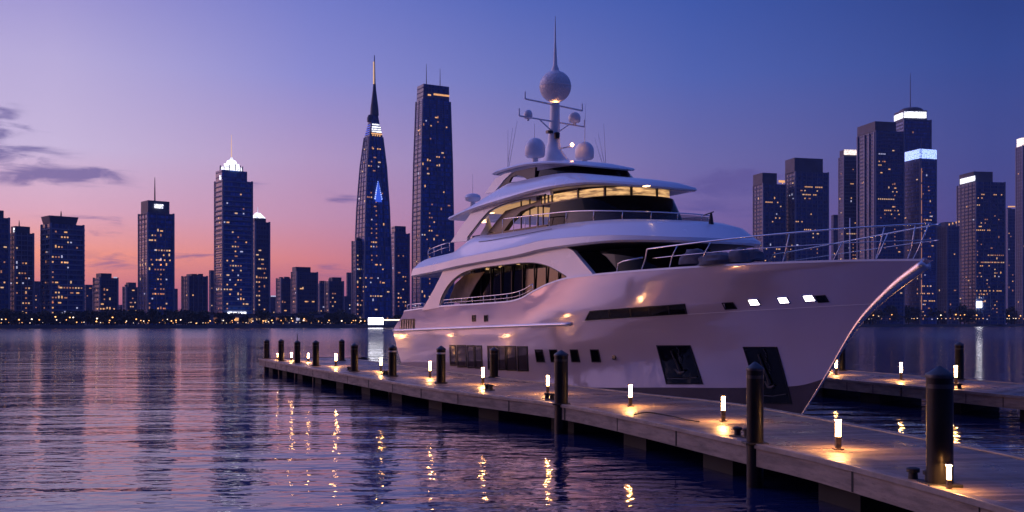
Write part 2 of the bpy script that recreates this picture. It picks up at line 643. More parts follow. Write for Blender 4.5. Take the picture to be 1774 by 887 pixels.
# ------------------------------------------------------------------ towers
LIT = {}
for nm, wd, hg in (('one', .9, .95), ('two', 1.9, .85), ('tall', .8, 1.7)):
    for mk in ('win_warm', 'win_gold', 'win_dim', 'win_cool'):
        LIT[nm, mk] = MB().box(0, wd, -.16, 0, 0, hg).mesh('lit_window', M[mk])
        LIT[nm, mk, 'side'] = MB().box(-.16, 0, 0, wd, 0, hg).mesh('lit_window', M[mk])


def tower(px0, pxs, px1, ytop, off, label, fac='fac_navy', phi=20, fh=3.4, slab=None, slab_out=.35, slab_h=.5, rib=0, rib_out=.3, rib_mat='pier',
          lit=26, crown=(), D=None, litmix=('win_warm', 'win_gold', 'win_dim', 'win_dim', 'win_warm', 'win_gold', 'win_dim', 'win_cool'), edge_pier=True, taper=None, base=QZ, setback=None, name='skyscraper', group=None, cat='skyscraper', rows=()):
    kc = (pxs - 887) / F
    if D is None:
        D = shore_at(pxs, off if off < 200 else 160 + off * .22)[1]
    C = Vector((kc * D, D))
    az_ = math.atan(kc)
    psi = R(phi) - az_
    k1, k0 = (px1 - 887) / F, (px0 - 887) / F
    er = Vector((math.cos(psi), math.sin(psi)))
    el = Vector((-math.sin(psi), math.cos(psi)))
    a = (k1 * C.y - C.x) / (er.x - k1 * er.y)
    bb = (k0 * C.y - C.x) / (el.x - k0 * el.y) if pxs > px0 else a * .8
    a = max(a, 2)
    bb = min(max(bb, 2), 90)
    S = D / F                                       # metres per photo pixel
    zt = lambda y: CZ + (HZ - y) * S
    H = zt(ytop) - base
    root = empty(name, (C.x, C.y, base), psi)
    tag(root, label, cat, group)
    bd = MB()
    if taper:
        secs = taper                                # list of (fraction of height, inset left/front metres)
        for (f0, i0), (f1, i1) in zip(secs[:-1], secs[1:]):
            q0 = [(i0, i0 * .6), (a - i0, i0 * .6), (a - i0, bb - i0), (i0, bb - i0)]
            q1 = [(i1, i1 * .6), (a - i1, i1 * .6), (a - i1, bb - i1), (i1, bb - i1)]
            bd.frustum(q0, q1, H * f0, H * f1)
    else:
        bd.box(0, a, 0, bb, 0, H)
    bd.build('facade', M[fac], root)

    def inset(z):
        if not taper:
            return 0
        return float(np.interp(z / H, [t_[0] for t_ in taper], [t_[1] for t_ in taper]))
    nfl = int(H / fh)
    if slab:
        sb = MB()
        for i in range(1, nfl + 1):
            z = i * fh
            if z > H - .1:
                break
            s_ = inset(z)
            o_ = slab_out
            sb.box(s_ - o_, a - s_ + o_, s_ * .6 - o_, bb - s_ + o_, z - slab_h / 2, z + slab_h / 2)
        sb.build('floor_slab', M[slab], root)
    if rib:
        rb = MB()
        n_ = max(2, int(a / rib))
        for i in range(n_ + 1):
            x = a * i / n_
            for f0, f1 in (zip(taper[:-1], taper[1:]) if taper else (((0, 0), (1, 0)),)):
                i0, i1 = f0[1], f1[1]
                xa_, xb_ = i0 + (a - 2 * i0) * i / n_, i1 + (a - 2 * i1) * i / n_
                rb.frustum([(xa_ - .22, i0 * .6 - rib_out), (xa_ + .22, i0 * .6 - rib_out), (xa_ + .22, i0 * .6 + .1), (xa_ - .22, i0 * .6 + .1)],
                           [(xb_ - .22, i1 * .6 - rib_out), (xb_ + .22, i1 * .6 - rib_out), (xb_ + .22, i1 * .6 + .1), (xb_ - .22, i1 * .6 + .1)], f0[0] * H, f1[0] * H)
        n_ = max(2, int(bb / rib))
        for i in range(n_ + 1):
            for f0, f1 in (zip(taper[:-1], taper[1:]) if taper else (((0, 0), (1, 0)),)):
                i0, i1 = f0[1], f1[1]
                ya_, yb_ = i0 + (bb - 2 * i0) * i / n_, i1 + (bb - 2 * i1) * i / n_
                rb.frustum([(i0 - rib_out, ya_ - .22), (i0 + .1, ya_ - .22), (i0 + .1, ya_ + .22), (i0 - rib_out, ya_ + .22)],
                           [(i1 - rib_out, yb_ - .22), (i1 + .1, yb_ - .22), (i1 + .1, yb_ + .22), (i1 - rib_out, yb_ + .22)], f0[0] * H, f1[0] * H)
        rb.build('facade_rib', M[rib_mat], root)
    if edge_pier and not taper:
        pb = MB()
        for (x, y) in ((-.5, -.5), (a - .7, -.45), (-.45, bb - .7)):
            pb.box(x, x + 1.2, y, y + 1.2, 0, H + .4)
        pb.build('corner_pier', M[rib_mat], root)
    if taper:                                       # pale fins along the corners of tapering towers
        cf = MB()
        for cx_, cy_ in ((0, 0), (1, 0), (0, 1)):
            for (f0, i0), (f1, i1) in zip(taper[:-1], taper[1:]):
                p0 = (i0 + (a - 2 * i0) * cx_, i0 * .6 + (bb - i0 * 1.6) * cy_)
                p1 = (i1 + (a - 2 * i1) * cx_, i1 * .6 + (bb - i1 * 1.6) * cy_)
                sq_ = lambda p: [(p[0] - .45, p[1] - .45), (p[0] + .45, p[1] - .45), (p[0] + .45, p[1] + .45), (p[0] - .45, p[1] + .45)]
                cf.frustum(sq_(p0), sq_(p1), f0 * H, f1 * H)
        cf.build('corner_fin', M['pier'], root)

    def lit_window(face, x, z, kind=None, mk=None):
        kind = kind or rng.choice(('one', 'one', 'one', 'two', 'tall'))
        mk = mk or rng.choice(litmix)
        s_ = inset(z + 1)
        if face == 'f':
            o = bpy.data.objects.new('lit_window', LIT[kind, mk])
            o.location = (x, s_ * .6 - .25 - (slab_out * .5 if slab else 0), z)
        else:
            o = bpy.data.objects.new('lit_window', LIT[kind, mk, 'side'])
            o.location = (s_ - .25 - (slab_out * .5 if slab else 0), x, z)
        COL.objects.link(o)
        o.parent = root
    cw = 2.0
    used_ = set()
    clusters = [(rng.random() * .9 + .05, rng.random() ** 1.1 * .92 + .02) for _ in range(max(3, lit // 5))]
    for _ in range(int(lit * .85)):
        if rng.random() < .55:
            cx_, cz_ = rng.choice(clusters)
            fx = min(.96, max(.03, cx_ + rng.gauss(0, .09)))
            fzz = min(.96, max(.02, cz_ + rng.gauss(0, .02)))
        else:
            fx, fzz = rng.random() * .92 + .02, rng.random() ** 1.25 * .93 + .02
        z = int(fzz * nfl) * fh + fh * .32
        face = 'f' if rng.random() < .78 or bb < 5 else 's'
        Lh = a if face == 'f' else bb
        s_ = inset(z)
        x = s_ + 0.6 + int(fx * (Lh - 2 * s_ - 3) / cw) * cw
        if (face, round(x, 1), round(z, 1)) in used_:
            continue
        used_.add((face, round(x, 1), round(z, 1)))
        lit_window(face, x, z)
    if H > 60 and lit >= 14:
        for _ in range(rng.choice((1, 2, 2))):           # a lit stair core and part of a lit floor
            xk = .6 + int((a - 6) * rng.random() / cw) * cw + inset(H * .5)
            f0_ = rng.uniform(.05, .4)
            for kf in range(int(nfl * f0_), int(nfl * (f0_ + rng.uniform(.2, .45)))):
                if rng.random() < .5 and (kf + 1) * fh < H:
                    lit_window('f', min(xk, a - inset(kf * fh) - 2.2), kf * fh + fh * .32, 'one', 'win_dim')
            zk = int(rng.uniform(.1, .8) * nfl) * fh + fh * .3
            x = inset(zk) + a * rng.uniform(.05, .4)
            while x < a - inset(zk) - 2 and rng.random() < .93:
                lit_window('f', x, zk, 'one', rng.choice(('win_dim', 'win_gold')))
                x += 1.9
    if not taper and not edge_pier:
        pass
    elif not taper:
        for _ in range(3):
            xr, yr = a * rng.uniform(.05, .8), bb * rng.uniform(.1, .8)
            MB().box(xr, xr + rng.uniform(1.5, 4), yr, yr + 2.5, H - .1, H + rng.uniform(1.0, 2.6)).build('roof_unit', M['crownwall'], root)
    for (yy, fx0, fx1, mk, dens) in rows:            # lit rows of windows at a given photo row
        z = int((zt(yy) - base) / fh) * fh + fh * .3
        s_ = inset(z)
        x = s_ + fx0 * (a - 2 * s_)
        while x < s_ + fx1 * (a - 2 * s_) - 1.4:
            if rng.random() < dens:
                lit_window('f', x, z, 'one', mk)
            x += 1.9
    return dict(root=root, a=a, b=bb, H=H, S=S, zt=lambda y: zt(y) - base, er=er, C=C, fx=lambda px: ((px - 887) / F * C.y - C.x) / (er.x - (px - 887) / F * er.y), D=D)


def crown_box(T, fx0, fx1, y0, y1, m, name='crown', flare=0, inset_y=.12):
    """a roof block over the fraction fx0..fx1 of the front, between two photo rows"""
    a, b_ = T['a'], T['b']
    z0, z1 = T['zt'](y0), T['zt'](y1)
    bx = MB()
    x0, x1 = a * fx0, a * fx1
    ya_, yb_ = b_ * inset_y, b_ * (1 - inset_y)
    bx.frustum([(x0, ya_), (x1, ya_), (x1, yb_), (x0, yb_)], [(x0 - flare, ya_ - flare), (x1 + flare, ya_ - flare), (x1 + flare, yb_ + flare), (x0 - flare, yb_ + flare)], z0 - .05, z1)
    return bx.build(name, M[m], T['root'])


def mast(T, fx, y0, y1, r=.35, m='polemetal', name='roof_mast', fy=.5):
    z0, z1 = T['zt'](y0), T['zt'](y1)
    x, y = T['a'] * fx, T['b'] * fy
    return MB().tube([(x, y, z0 - 1), (x, y, z0 + (z1 - z0) * .5), (x, y, z1)], [r, r * .75, r * .35], 6).build(name, M[m], T['root'])


def sign(T, fx0, fx1, y0, y1, m='crown_white', out_=.4, name='lit_sign', side=False):
    z0, z1 = T['zt'](y0), T['zt'](y1)
    if side:
        return MB().box(-out_ - .3, -out_, T['b'] * fx0, T['b'] * fx1, z1, z0).build(name, M[m], T['root'])
    return MB().box(T['a'] * fx0, T['a'] * fx1, -out_ - .3, -out_, z1, z0).build(name, M[m], T['root'])


# left bank, from left to right
T = tower(-26, -12, 16, 376, 60, 'dark tower cut off by the left edge of the photo', 'fac_navy', slab='slab_dark', lit=22)
crown_box(T, .1, .72, 376, 363, 'crownwall')
T = tower(16, 26, 58, 403, 70, 'slim residential tower with glowing shoulders and a short mast, second from the left edge', 'fac_slate', slab='slab', rib=4, lit=30)
crown_box(T, .05, .85, 403, 391, 'crownwall')
sign(T, .0, .1, 402, 394, 'crown_white', -3.0, 'glowing_shoulder')
mast(T, .38, 391, 380, .5)
T = tower(57, 60, 72, 487, 700, 'hazy low block between the two leftmost residential towers and the balconied tower', 'fac_far', lit=4, edge_pier=False, cat='building', name='apartment_block')
T = tower(72, 88, 145, 387, 45, 'broad balconied tower with a flared roof cap, at left under the dark cloud', 'fac_navy', slab='slab', slab_out=.7, slab_h=.7, rib=9, rib_out=.75, lit=60, rows=((410, .3, .55, 'win_warm', .8), (449, .3, .8, 'win_warm', .4), (500, .25, .4, 'win_warm', .7)))
crown_box(T, .02, .8, 387, 373, 'crownwall', flare=1.2)
mast(T, .45, 373, 362, .6)
T = tower(145, 149, 161, 493, 600, 'hazy narrow block right of the balconied tower with the flared cap', 'fac_far', lit=4, edge_pier=False, cat='building', name='apartment_block')
T = tower(162, 173, 204, 481, 90, 'squat dark block with a small lit penthouse between two tall left towers', 'fac_slate', slab='slab_dark', lit=26, cat='building', name='apartment_block', rows=((536, 0, .9, 'win_warm', .3),))
crown_box(T, .1, .7, 481, 473, 'crownwall')
sign(T, .75, .95, 481, 479, 'win_cool', .3, 'roof_lamp')
T = tower(205, 209, 216, 528, 500, 'very low hazy block beside the squat block with the penthouse', 'fac_far', lit=2, edge_pier=False, cat='building', name='apartment_block')
T = tower(213, 219, 241, 497, 260, 'hazy stepped block left of the tower with the white roof sign', 'fac_far', slab='slab_dark', lit=12, cat='building', name='apartment_block', rows=((528, .1, .9, 'win_warm', .4),))
crown_box(T, .2, .8, 497, 489, 'crownwall')
T = tower(240, 256, 301, 368, 50, 'tall square tower with a white sign under its roof and a thin antenna', 'fac_blue', slab='slab_dark', rib=6, lit=52, rows=((453, .2, .95, 'win_warm', .5), (446, .1, .5, 'win_dim', .5)))
crown_box(T, .05, .88, 368, 346, 'crownwall')
sign(T, .28, .62, 359, 352, 'crown_white', -.13 * T['b'] + .8, 'roof_sign')
mast(T, .45, 346, 303, .55)
T = tower(299, 301, 308, 500, 1600, 'pale sliver of a far tower right of the tower with the white roof sign', 'fac_far', lit=0, edge_pier=False, cat='building', name='apartment_block')
T = tower(315, 327, 359, 478, 80, 'wide dark slab block left of the tower with the white crown', 'fac_slate', rib=3, lit=8, cat='building', name='apartment_block', litmix=('win_dim', 'win_warm'))
crown_box(T, .2, .5, 478, 474, 'crownwall')
T = tower(362, 365, 376, 468, 900, 'hazy narrow block behind the left foot of the tower with the white crown', 'fac_far', lit=3, edge_pier=False, cat='building', name='apartment_block')
T = tower(372, 386, 437, 311, 40, 'tall tower with banded floors, a glowing white domed crown and a spire', 'fac_blue', slab='slab', slab_out=.45, slab_h=.8, lit=80)
crown_box(T, .0, .86, 311, 293, 'fac_blue', 'upper_storeys')
a_, b_ = T['a'], T['b']
z0, z1, z2, z3 = [T['zt'](y) for y in (293, 285, 279, 272)]
cx_, cy__ = a_ * .43, b_ * .5
MB().lathe([(a_ * .35, z0), (a_ * .36, z0 + 1.2), (a_ * .33, z0 + 1.4), (a_ * .32, z1 - .3), (a_ * .26, z1), (a_ * .25, z2 - .4), (a_ * .17, z2), (a_ * .15, z3 - 1), (a_ * .06, z3), (.5, z3 + 1.6)], cx_, cy__, 16).build('glowing_crown', M['crown_white'], T['root'], 40)
for k in range(12):
    q_ = 2 * math.pi * k / 12
    MB().tube([(cx_ + a_ * .365 * math.cos(q_), cy__ + a_ * .365 * math.sin(q_), z0), (cx_ + a_ * .365 * math.cos(q_), cy__ + a_ * .365 * math.sin(q_), z1 + .6)], .35, 5).build('crown_fin', M['crownwall'], T['root'])
mast(T, .43, 273, 228, .3, 'win_gold', 'spire')
sign(T, .12, .75, 546, 540, 'crown_white', 2.0, 'entrance_sign')
sign(T, -.07, -.02, 311, 303, 'crown_white', -2.5, 'glowing_shoulder')
T = tower(372, 373, 388, 420, 36, 'narrow wing stepping down on the left side of the tower with the white crown', 'fac_rib', lit=16, litmix=('win_dim', 'win_gold'), cat='building', name='tower_wing') if False else None
T = tower(432, 442, 467, 384, 75, 'slim tower with a small glowing pyramid roof, beside the white domed tower', 'fac_slate', slab='slab_dark', lit=40, litmix=('win_warm', 'win_gold', 'win_dim'))
a_, b_ = T['a'], T['b']
MB().frustum([(a_ * .02, b_ * .1), (a_ * .78, b_ * .1), (a_ * .78, b_ * .9), (a_ * .02, b_ * .9)], [(a_ * .25, b_ * .4), (a_ * .5, b_ * .4), (a_ * .5, b_ * .6), (a_ * .25, b_ * .6)], T['zt'](377), T['zt'](367)).build('glowing_crown', M['crown_white'], T['root'])
crown_box(T, .0, .8, 384, 377, 'crownwall')
mast(T, .38, 368, 356, .35, 'win_cool', 'spire')
T = tower(465, 469, 480, 512, 700, 'hazy low block with a lit roof edge right of the pyramid-roofed tower', 'fac_far', lit=3, edge_pier=False, cat='building', name='apartment_block')
sign(T, .0, .8, 514, 512, 'win_cool', .2, 'roof_lamp')
T = tower(479, 487, 507, 482, 150, 'lower block left of the stepped office block', 'fac_slate', slab='slab_dark', lit=14, cat='building', name='apartment_block')
T = tower(505, 514, 550, 471, 110, 'stepped office block with a raised roof box, middle of the low group', 'fac_slate', slab='slab_dark', lit=22, cat='building', name='office_block')
crown_box(T, .0, .7, 471, 462, 'crownwall')
T = tower(549, 554, 575, 491, 170, 'low dark block right of the stepped office block', 'fac_slate', lit=10, cat='building', name='apartment_block')
T = tower(563, 570, 595, 487, 120, 'low block with a rounded roof box, right end of the low group', 'fac_slate', slab='slab_dark', lit=14, cat='building', name='apartment_block')
crown_box(T, .25, .9, 487, 480, 'crownwall')
T = tower(600, 602, 614, 472, 1500, 'pale hazy tower left of the tall spired tower', 'fac_far', lit=0, edge_pier=False, cat='building', name='apartment_block')
T = tower(594, 597, 616, 513, 500, 'hazy low block at the left foot of the tall spired tower', 'fac_far', lit=6, edge_pier=False, cat='building', name='apartment_block')

# the spired tower
T = tower(610, 617, 630, 417, 52, 'ribbed annex tower leaning on the left foot of the spired tower', 'fac_rib', slab='slab', lit=16, cat='building', name='tower_annex')
T = tower(613, 631, 679, 233, 45, 'tallest tower on the left bank, tapering to a long needle spire', 'fac_blue', phi=24, slab=None, rib=5.2, rib_mat='slab_dark', lit=64,
          taper=[(0, 0), (.30, .3), (.62, 1.7), (.84, 3.6), (1.0, 6.0)], rows=((256, .1, .9, 'win_warm', .7), (231, .2, .95, 'win_warm', .95), (420, .3, .6, 'win_warm', .3)))
a_, b_ = T['a'], T['b']
zt = T['zt']
i_ = 6.0
q0 = [(i_, i_ * .6), (a_ - i_, i_ * .6), (a_ - i_, b_ - i_), (i_, b_ - i_)]
j_ = 8.0
q1 = [(j_, j_ * .6), (a_ - j_, j_ * .6), (a_ - j_, b_ - j_), (j_, b_ - j_)]
k_ = 9.2
q2 = [(k_, k_ * .6), (a_ - k_, k_ * .6), (a_ - k_, b_ - k_), (k_, b_ - k_)]
up = MB().frustum(q0, q1, zt(233), zt(210)).frustum(q1, q2, zt(210), zt(192)).build('upper_storeys', M['fac_navy'], T['root'])
cxx, cyy = (q2[0][0] + q2[1][0]) / 2, (q2[0][1] + q2[2][1]) / 2
for n_, yy in enumerate((229, 225, 221, 217, 212.5)):
    t_ = (233 - yy) / 23
    e_ = i_ + (j_ - i_) * t_
    MB().box(e_ + (a_ - 2 * e_) * .12, a_ - e_ - .3, e_ * .6 - .5, e_ * .6 - .1, zt(yy), zt(yy) + .9).build('light_band', M['crown_white' if n_ != 0 else 'win_warm'], T['root'])
    MB().box(e_ - .5, e_ - .1, e_ * .6 + 1, b_ - e_ - 1, zt(yy), zt(yy) + .5).build('light_band', M['deep_blue'], T['root'])
MB().lathe([(3.4, zt(194)), (3.1, zt(182)), (2.2, zt(165)), (1.4, zt(150)), (1.0, zt(138))], cxx + .5, cyy, 10).build('spire_base', M['crownwall'], T['root'], 40)
MB().lathe([(.95, zt(139)), (.6, zt(112)), (.3, zt(88))], cxx + .5, cyy, 8).build('spire', M['slab'], T['root'], 40)
MB().lathe([(.5, zt(139)), (.4, zt(100))], cxx - .6, cyy - .9, 6).build('spire_light', M['win_gold'], T['root'])
MB().lathe([(2.6, zt(206)), (2.6, zt(199)), (1.6, zt(194))], q1[0][0] + .6, cyy, 10).build('roof_drum', M['crownwall'], T['root'], 40)
# the glowing tree-shaped light on its front: narrow lit bars that widen downwards
fm = .52
for n_ in range(9):
    yy = 314 + n_ * 3.7
    hw_ = .35 + n_ * .36
    z_ = zt(yy)
    s_ = float(np.interp(z_ / T['H'], [0, .30, .62, .84, 1], [0, .3, 1.7, 3.6, 6]))
    MB().box(a_ * fm - hw_, a_ * fm + hw_, s_ * .6 - .75, s_ * .6 - .4, z_, z_ + 1.0).build('light_bar', M['crown_blue'], T['root'])
MB().frustum([(a_ * fm - 2.6, .1), (a_ * fm + 2.6, .1), (a_ * fm + 2.6, .4), (a_ * fm - 2.6, .4)], [(a_ * fm - .2, .75), (a_ * fm + .2, .75), (a_ * fm + .2, 1.2), (a_ * fm - .2, 1.2)], zt(348), zt(312)).build('light_panel', M['deep_blue'], T['root'])
T = tower(676, 684, 709, 404, 95, 'mid-height tower with a small peaked roof, right of the spired tower', 'fac_blue', slab='slab_dark', lit=22)
crown_box(T, .05, .8, 404, 391, 'fac_navy', 'upper_storeys')
a_, b_ = T['a'], T['b']
MB().frustum([(a_ * .1, b_ * .2), (a_ * .7, b_ * .2), (a_ * .7, b_ * .8), (a_ * .1, b_ * .8)], [(a_ * .35, b_ * .45), (a_ * .45, b_ * .45), (a_ * .45, b_ * .55), (a_ * .35, b_ * .55)], zt(391), zt(383)).build('peaked_roof', M['crownwall'], T['root'])
# the tall flat-topped tower
T = tower(714, 729, 786, 170, 45, 'tall flat-topped glass tower with two antennas, left of the yacht', 'fac_blue', phi=24, rib=6.5, rib_mat='slab_dark', slab='slab_dark', slab_out=.12, slab_h=.4, lit=70,
          taper=[(0, 0), (.42, .1), (.72, .9), (1.0, 2.3)], rows=((330, .1, .6, 'win_warm', .2), (270, .4, .9, 'win_warm', .25), (213, .2, .9, 'win_warm', .1)))
a_, b_ = T['a'], T['b']
zt = T['zt']
i_ = 2.3
MB().frustum([(i_ + .6, i_ * .6 + .6), (a_ - i_ - .6, i_ * .6 + .6), (a_ - i_ - .6, b_ - i_), (i_ + .6, b_ - i_)], [(i_ + 1.0, i_ * .6 + 1), (a_ - i_ - .6, i_ * .6 + 1), (a_ - i_ - .6, b_ - i_), (i_ + 1.0, b_ - i_)], zt(170), zt(143)).build('crown', M['fac_navy'], T['root'])
for n_ in range(13):
    x = i_ + 9.5 + n_ * 1.05
    if x < a_ - i_ - 1.2:
        MB().box(x, x + .7, i_ * .6 + .2, i_ * .6 + .6, zt(161), zt(158)).build('lit_window', M['win_warm'], T['root'])
MB().box(i_ + 4.5, i_ + 7, i_ * .6 + .2, i_ * .6 + .6, zt(163), zt(160.5)).build('lit_window', M['win_warm'], T['root'])
for fx_, yy in ((.30, 104), (.72, 109)):
    mast(T, fx_, 144, yy, .35, 'polemetal', 'antenna')

# right bank
T = tower(1305, 1322, 1361, 318, 20, 'shorter of the two dark towers just right of the yacht superstructure', 'fac_navy', slab='slab_dark', rib=5, lit=34, phi=30, rows=((313, .4, .9, 'win_warm', .4), (347, .1, .7, 'win_warm', .5), (378, .1, .9, 'win_warm', .35)))
crown_box(T, -.02, .62, 318, 299, 'crownwall', inset_y=.02)
sign(T, .68, .95, 315, 311, 'win_warm', .3, 'lit_window')
T = tower(1361, 1378, 1435, 297, 8, 'taller of the two dark towers just right of the yacht superstructure', 'fac_navy', slab='slab_dark', rib=5, lit=44, phi=30, rows=((320, .3, .6, 'win_warm', .8), (326, .6, .85, 'win_warm', .8), (333, .3, .75, 'win_warm', .6), (372, .1, .6, 'win_warm', .6), (382, .0, .3, 'win_warm', .8), (398, .2, .5, 'win_warm', .8)))
crown_box(T, -.02, .84, 297, 273, 'crownwall', inset_y=.02)
T = tower(1440, 1444, 1456, 372, 300, 'narrow hazy block in the gap right of the two dark towers', 'fac_far', lit=6, edge_pier=False, cat='building', name='apartment_block')
T = tower(1453, 1462, 1490, 271, 60, 'slim tower with a lit cream roof sign, left of the broad dark tower', 'fac_slate', slab='slab', lit=34, phi=25, rows=((317, .4, .8, 'win_warm', .6), (345, .3, .7, 'win_warm', .4)))
crown_box(T, .02, .95, 271, 259, 'crownwall')
sign(T, .02, .98, 268, 259, 'crown_warm', -.1 * T['b'] + .6, 'roof_sign')
T = tower(1486, 1517, 1566, 226, 5, 'broad dark tower with pale vertical ribs, behind the bow rail', 'fac_navy', slab='slab_dark', rib=0, lit=44, phi=32, rows=((268, .1, .5, 'win_cool', .7), (277, .1, .4, 'win_warm', .5), (345, 0, .9, 'win_warm', .15), (366, .3, .9, 'win_warm', .3), (367, .4, .9, 'win_warm', .3)))
crown_box(T, -.02, .72, 226, 210, 'crownwall', inset_y=.0)
rb = MB()
for fy_ in (.02, .3, .55, .95):
    rb.box(-1.2, -.3, T['b'] * fy_, T['b'] * fy_ + 1.6, 0, T['H'] - 1)
rb.build('facade_rib', M['pier'], T['root'])
T = tower(1549, 1566, 1613, 207, 45, 'tallest tower of the right bank with a white lit band, domed cap and mast', 'fac_blue', slab='slab_dark', lit=18, phi=28)
crown_box(T, .0, .86, 207, 190, 'crownwall', inset_y=.02)
sign(T, .0, .82, 204, 193, 'crown_white', -.02 * T['b'] + .6, 'light_band')
sign(T, .05, .95, 204, 194, 'crown_white', .3, 'light_band', side=True)
a_, b_ = T['a'], T['b']
MB().lathe([(a_ * .40, T['zt'](191)), (a_ * .39, T['zt'](187)), (a_ * .28, T['zt'](184)), (a_ * .05, T['zt'](182))], a_ * .45, b_ * .5, 20).build('domed_cap', M['crownwall'], T['root'], 40)
mast(T, .42, 183, 122, .55, 'slab', 'spire')
T = tower(1563, 1594, 1622, 275, 2, 'tower with a bright blue white band, before the tallest right bank tower', 'fac_blue', slab='slab_dark', lit=60, phi=40, rows=((508, 0, 1, 'win_warm', .6), (520, 0, 1, 'win_warm', .6), (494, .1, .9, 'win_warm', .6)))
crown_box(T, .0, 1.0, 275, 257, 'crownwall', inset_y=.0)
sign(T, .0, 1.0, 274, 258, 'crown_blue', .3, 'light_band')
sign(T, .0, 1.0, 274, 258, 'crown_blue', .3, 'light_band', side=True)
pm = shore_at(1596, -4)
pr = empty('lit_edge_mast', (pm[0], pm[1], QZ))
tag(pr, 'very tall thin mast with a golden glow imitating a lit tower edge, rising behind the bow tip', 'mast')
hm = CZ + (HZ - 238) * pm[1] / F - QZ
MB().lathe([(1.1, 0), (1.0, .5), (.5, .8), (.38, hm * .6), (.22, hm)], 0, 0, 8).build('pole', M['pier'], pr)
for i in range(9):  # glowing strips added to imitate the lit corner edge of a tower
    MB().box(-.3, .3, -.75, -.5, hm * (.08 + i * .085), hm * (.08 + i * .085) + hm * .075).build('light_strip', M['win_dim'], pr)
T = tower(1622, 1641, 1661, 392, 6, 'pale ribbed block with warm roof lights, right of the bow tip', 'fac_rib', slab='slab', rib=3, lit=8, phi=30, cat='building', name='apartment_block')
crown_box(T, -.05, .9, 392, 384, 'slab')
for fx_ in (.1, .4, .7, .95):
    sign(T, fx_, fx_ + .08, 391 - fx_ * 6, 388 - fx_ * 6, 'win_warm', .5, 'roof_lamp')
T = tower(1658, 1691, 1741, 315, 4, 'dark square tower with a small white roof sign, near the right edge', 'fac_navy', slab='slab_dark', rib=6, lit=64, phi=32, rows=((335, .05, .45, 'win_warm', .8), (335, .6, .95, 'win_warm', .5), (344, .05, .35, 'win_warm', .8), (396, 0, .5, 'win_warm', .8), (456, .5, .8, 'win_warm', .5), (506, 0, 1, 'win_warm', .8), (463, 0, .3, 'win_warm', .6)))
crown_box(T, .0, .66, 315, 296, 'crownwall')
sign(T, .02, .8, 313, 304, 'crown_white', .5, 'roof_sign', side=True)
mast(T, .3, 296, 290, .4)
T = tower(1738, 1746, 1764, 362, 80, 'narrow hazy block with lamps along its roof, second from the right edge', 'fac_rib', lit=10, phi=25, cat='building', name='apartment_block')
sign(T, .0, .9, 359, 357, 'win_warm', .3, 'roof_lamp')
T = tower(1760, 1772, 1830, 252, 2, 'ribbed tower with a warm lit top, cut off by the right edge of the photo', 'fac_rib', slab='slab', rib=4, lit=26, phi=30, litmix=('win_gold', 'win_warm'))
crown_box(T, .0, .8, 252, 238, 'crown_warm')

# low blocks on the stretch of shore that the yacht hides
for (x0, xs, x1, yt) in ((800, 812, 850, 500), (868, 878, 905, 488), (925, 938, 985, 512), (1010, 1024, 1060, 494), (1085, 1098, 1140, 505), (1170, 1184, 1225, 490), (1240, 1252, 1290, 508), (1385, 1396, 1430, 500)):
    tower(x0, xs, x1, yt, 60, 'low block on the far shore hidden behind the yacht', 'fac_slate', slab='slab_dark', lit=10, cat='building', name='apartment_block', group='low blocks behind the yacht')

# towers out of frame to the left (they are mirrored in the glass of the yacht)
for i in range(16):
    ax = -420 - i * 58 - rng.uniform(0, 20)
    ay = 635 - (-317 - ax) * .3 + rng.uniform(25, 60)
    aw, ah = rng.uniform(24, 44), rng.choice((22, 30, 38, 45, 60, 90)) * rng.uniform(.8, 1.2)
    r_ = empty('skyscraper', (ax, ay, QZ), R(30))
    tag(r_, 'city tower on the far bank beyond the left edge of the photo', 'skyscraper', 'towers beyond the left edge')
    MB().box(0, aw, 0, aw * .7, 0, ah).build('facade', M['fac_navy'], r_)

# low lit halls at the water
pa = shore_at(455, 14)
hall = empty('shopping_hall', (pa[0] - 32, pa[1] - 14, QZ), math.atan(.443))
tag(hall, 'long low lit shopping hall at the foot of the tower with the white crown', 'hall')
MB().box(0, 78, 0, 18, 0, 7.0).build('wall', M['slab'], hall)
MB().box(-1, 79, -1, 19, 7.0, 7.9).build('roof', M['crownwall'], hall)
for i in range(16):
    MB().box(2 + i * 4.7, 4.4 + i * 4.7 + rng.random(), -.3, 0, 2.5 + rng.random(), 4.5 + rng.random()).build('lit_window', M[rng.choice(['win_gold', 'win_warm', 'win_cool', 'win_dim'])], hall)
pa = shore_at(651, 2)
scr = empty('lit_pavilion', (pa[0] - 5.6, pa[1], QZ), math.atan(.443) * .5)
tag(scr, 'white glowing waterfront pavilion at the foot of the spired tower', 'pavilion')
MB().box(0, 11.2, 1, 8, 0, 5.4).build('wall', M['slab'], scr)
MB().box(.3, 10.9, .6, 1, .4, 5.2).build('screen', M['screen'], scr)
MB().box(11.2, 24, 2, 8, 0, 4.2).build('side_wing', M['slab_dark'], scr)
MB().box(11.2, 23.6, 1.6, 2, 3.4, 4.1).build('light_strip', M['prom_white'], scr)
pa = shore_at(1696, 1)
bill = empty('lit_billboard', (pa[0] - 2, pa[1], QZ), 0)
tag(bill, 'bright white billboard above the dark trees on the right bank', 'billboard')
MB().box(.2, .6, 0, .4, 0, 16).box(3.6, 4, 0, .4, 0, 16).build('post', M['polemetal'], bill)
MB().box(0, 4.6, -.4, 0, 16, 22).build('panel', M['screen'], bill)


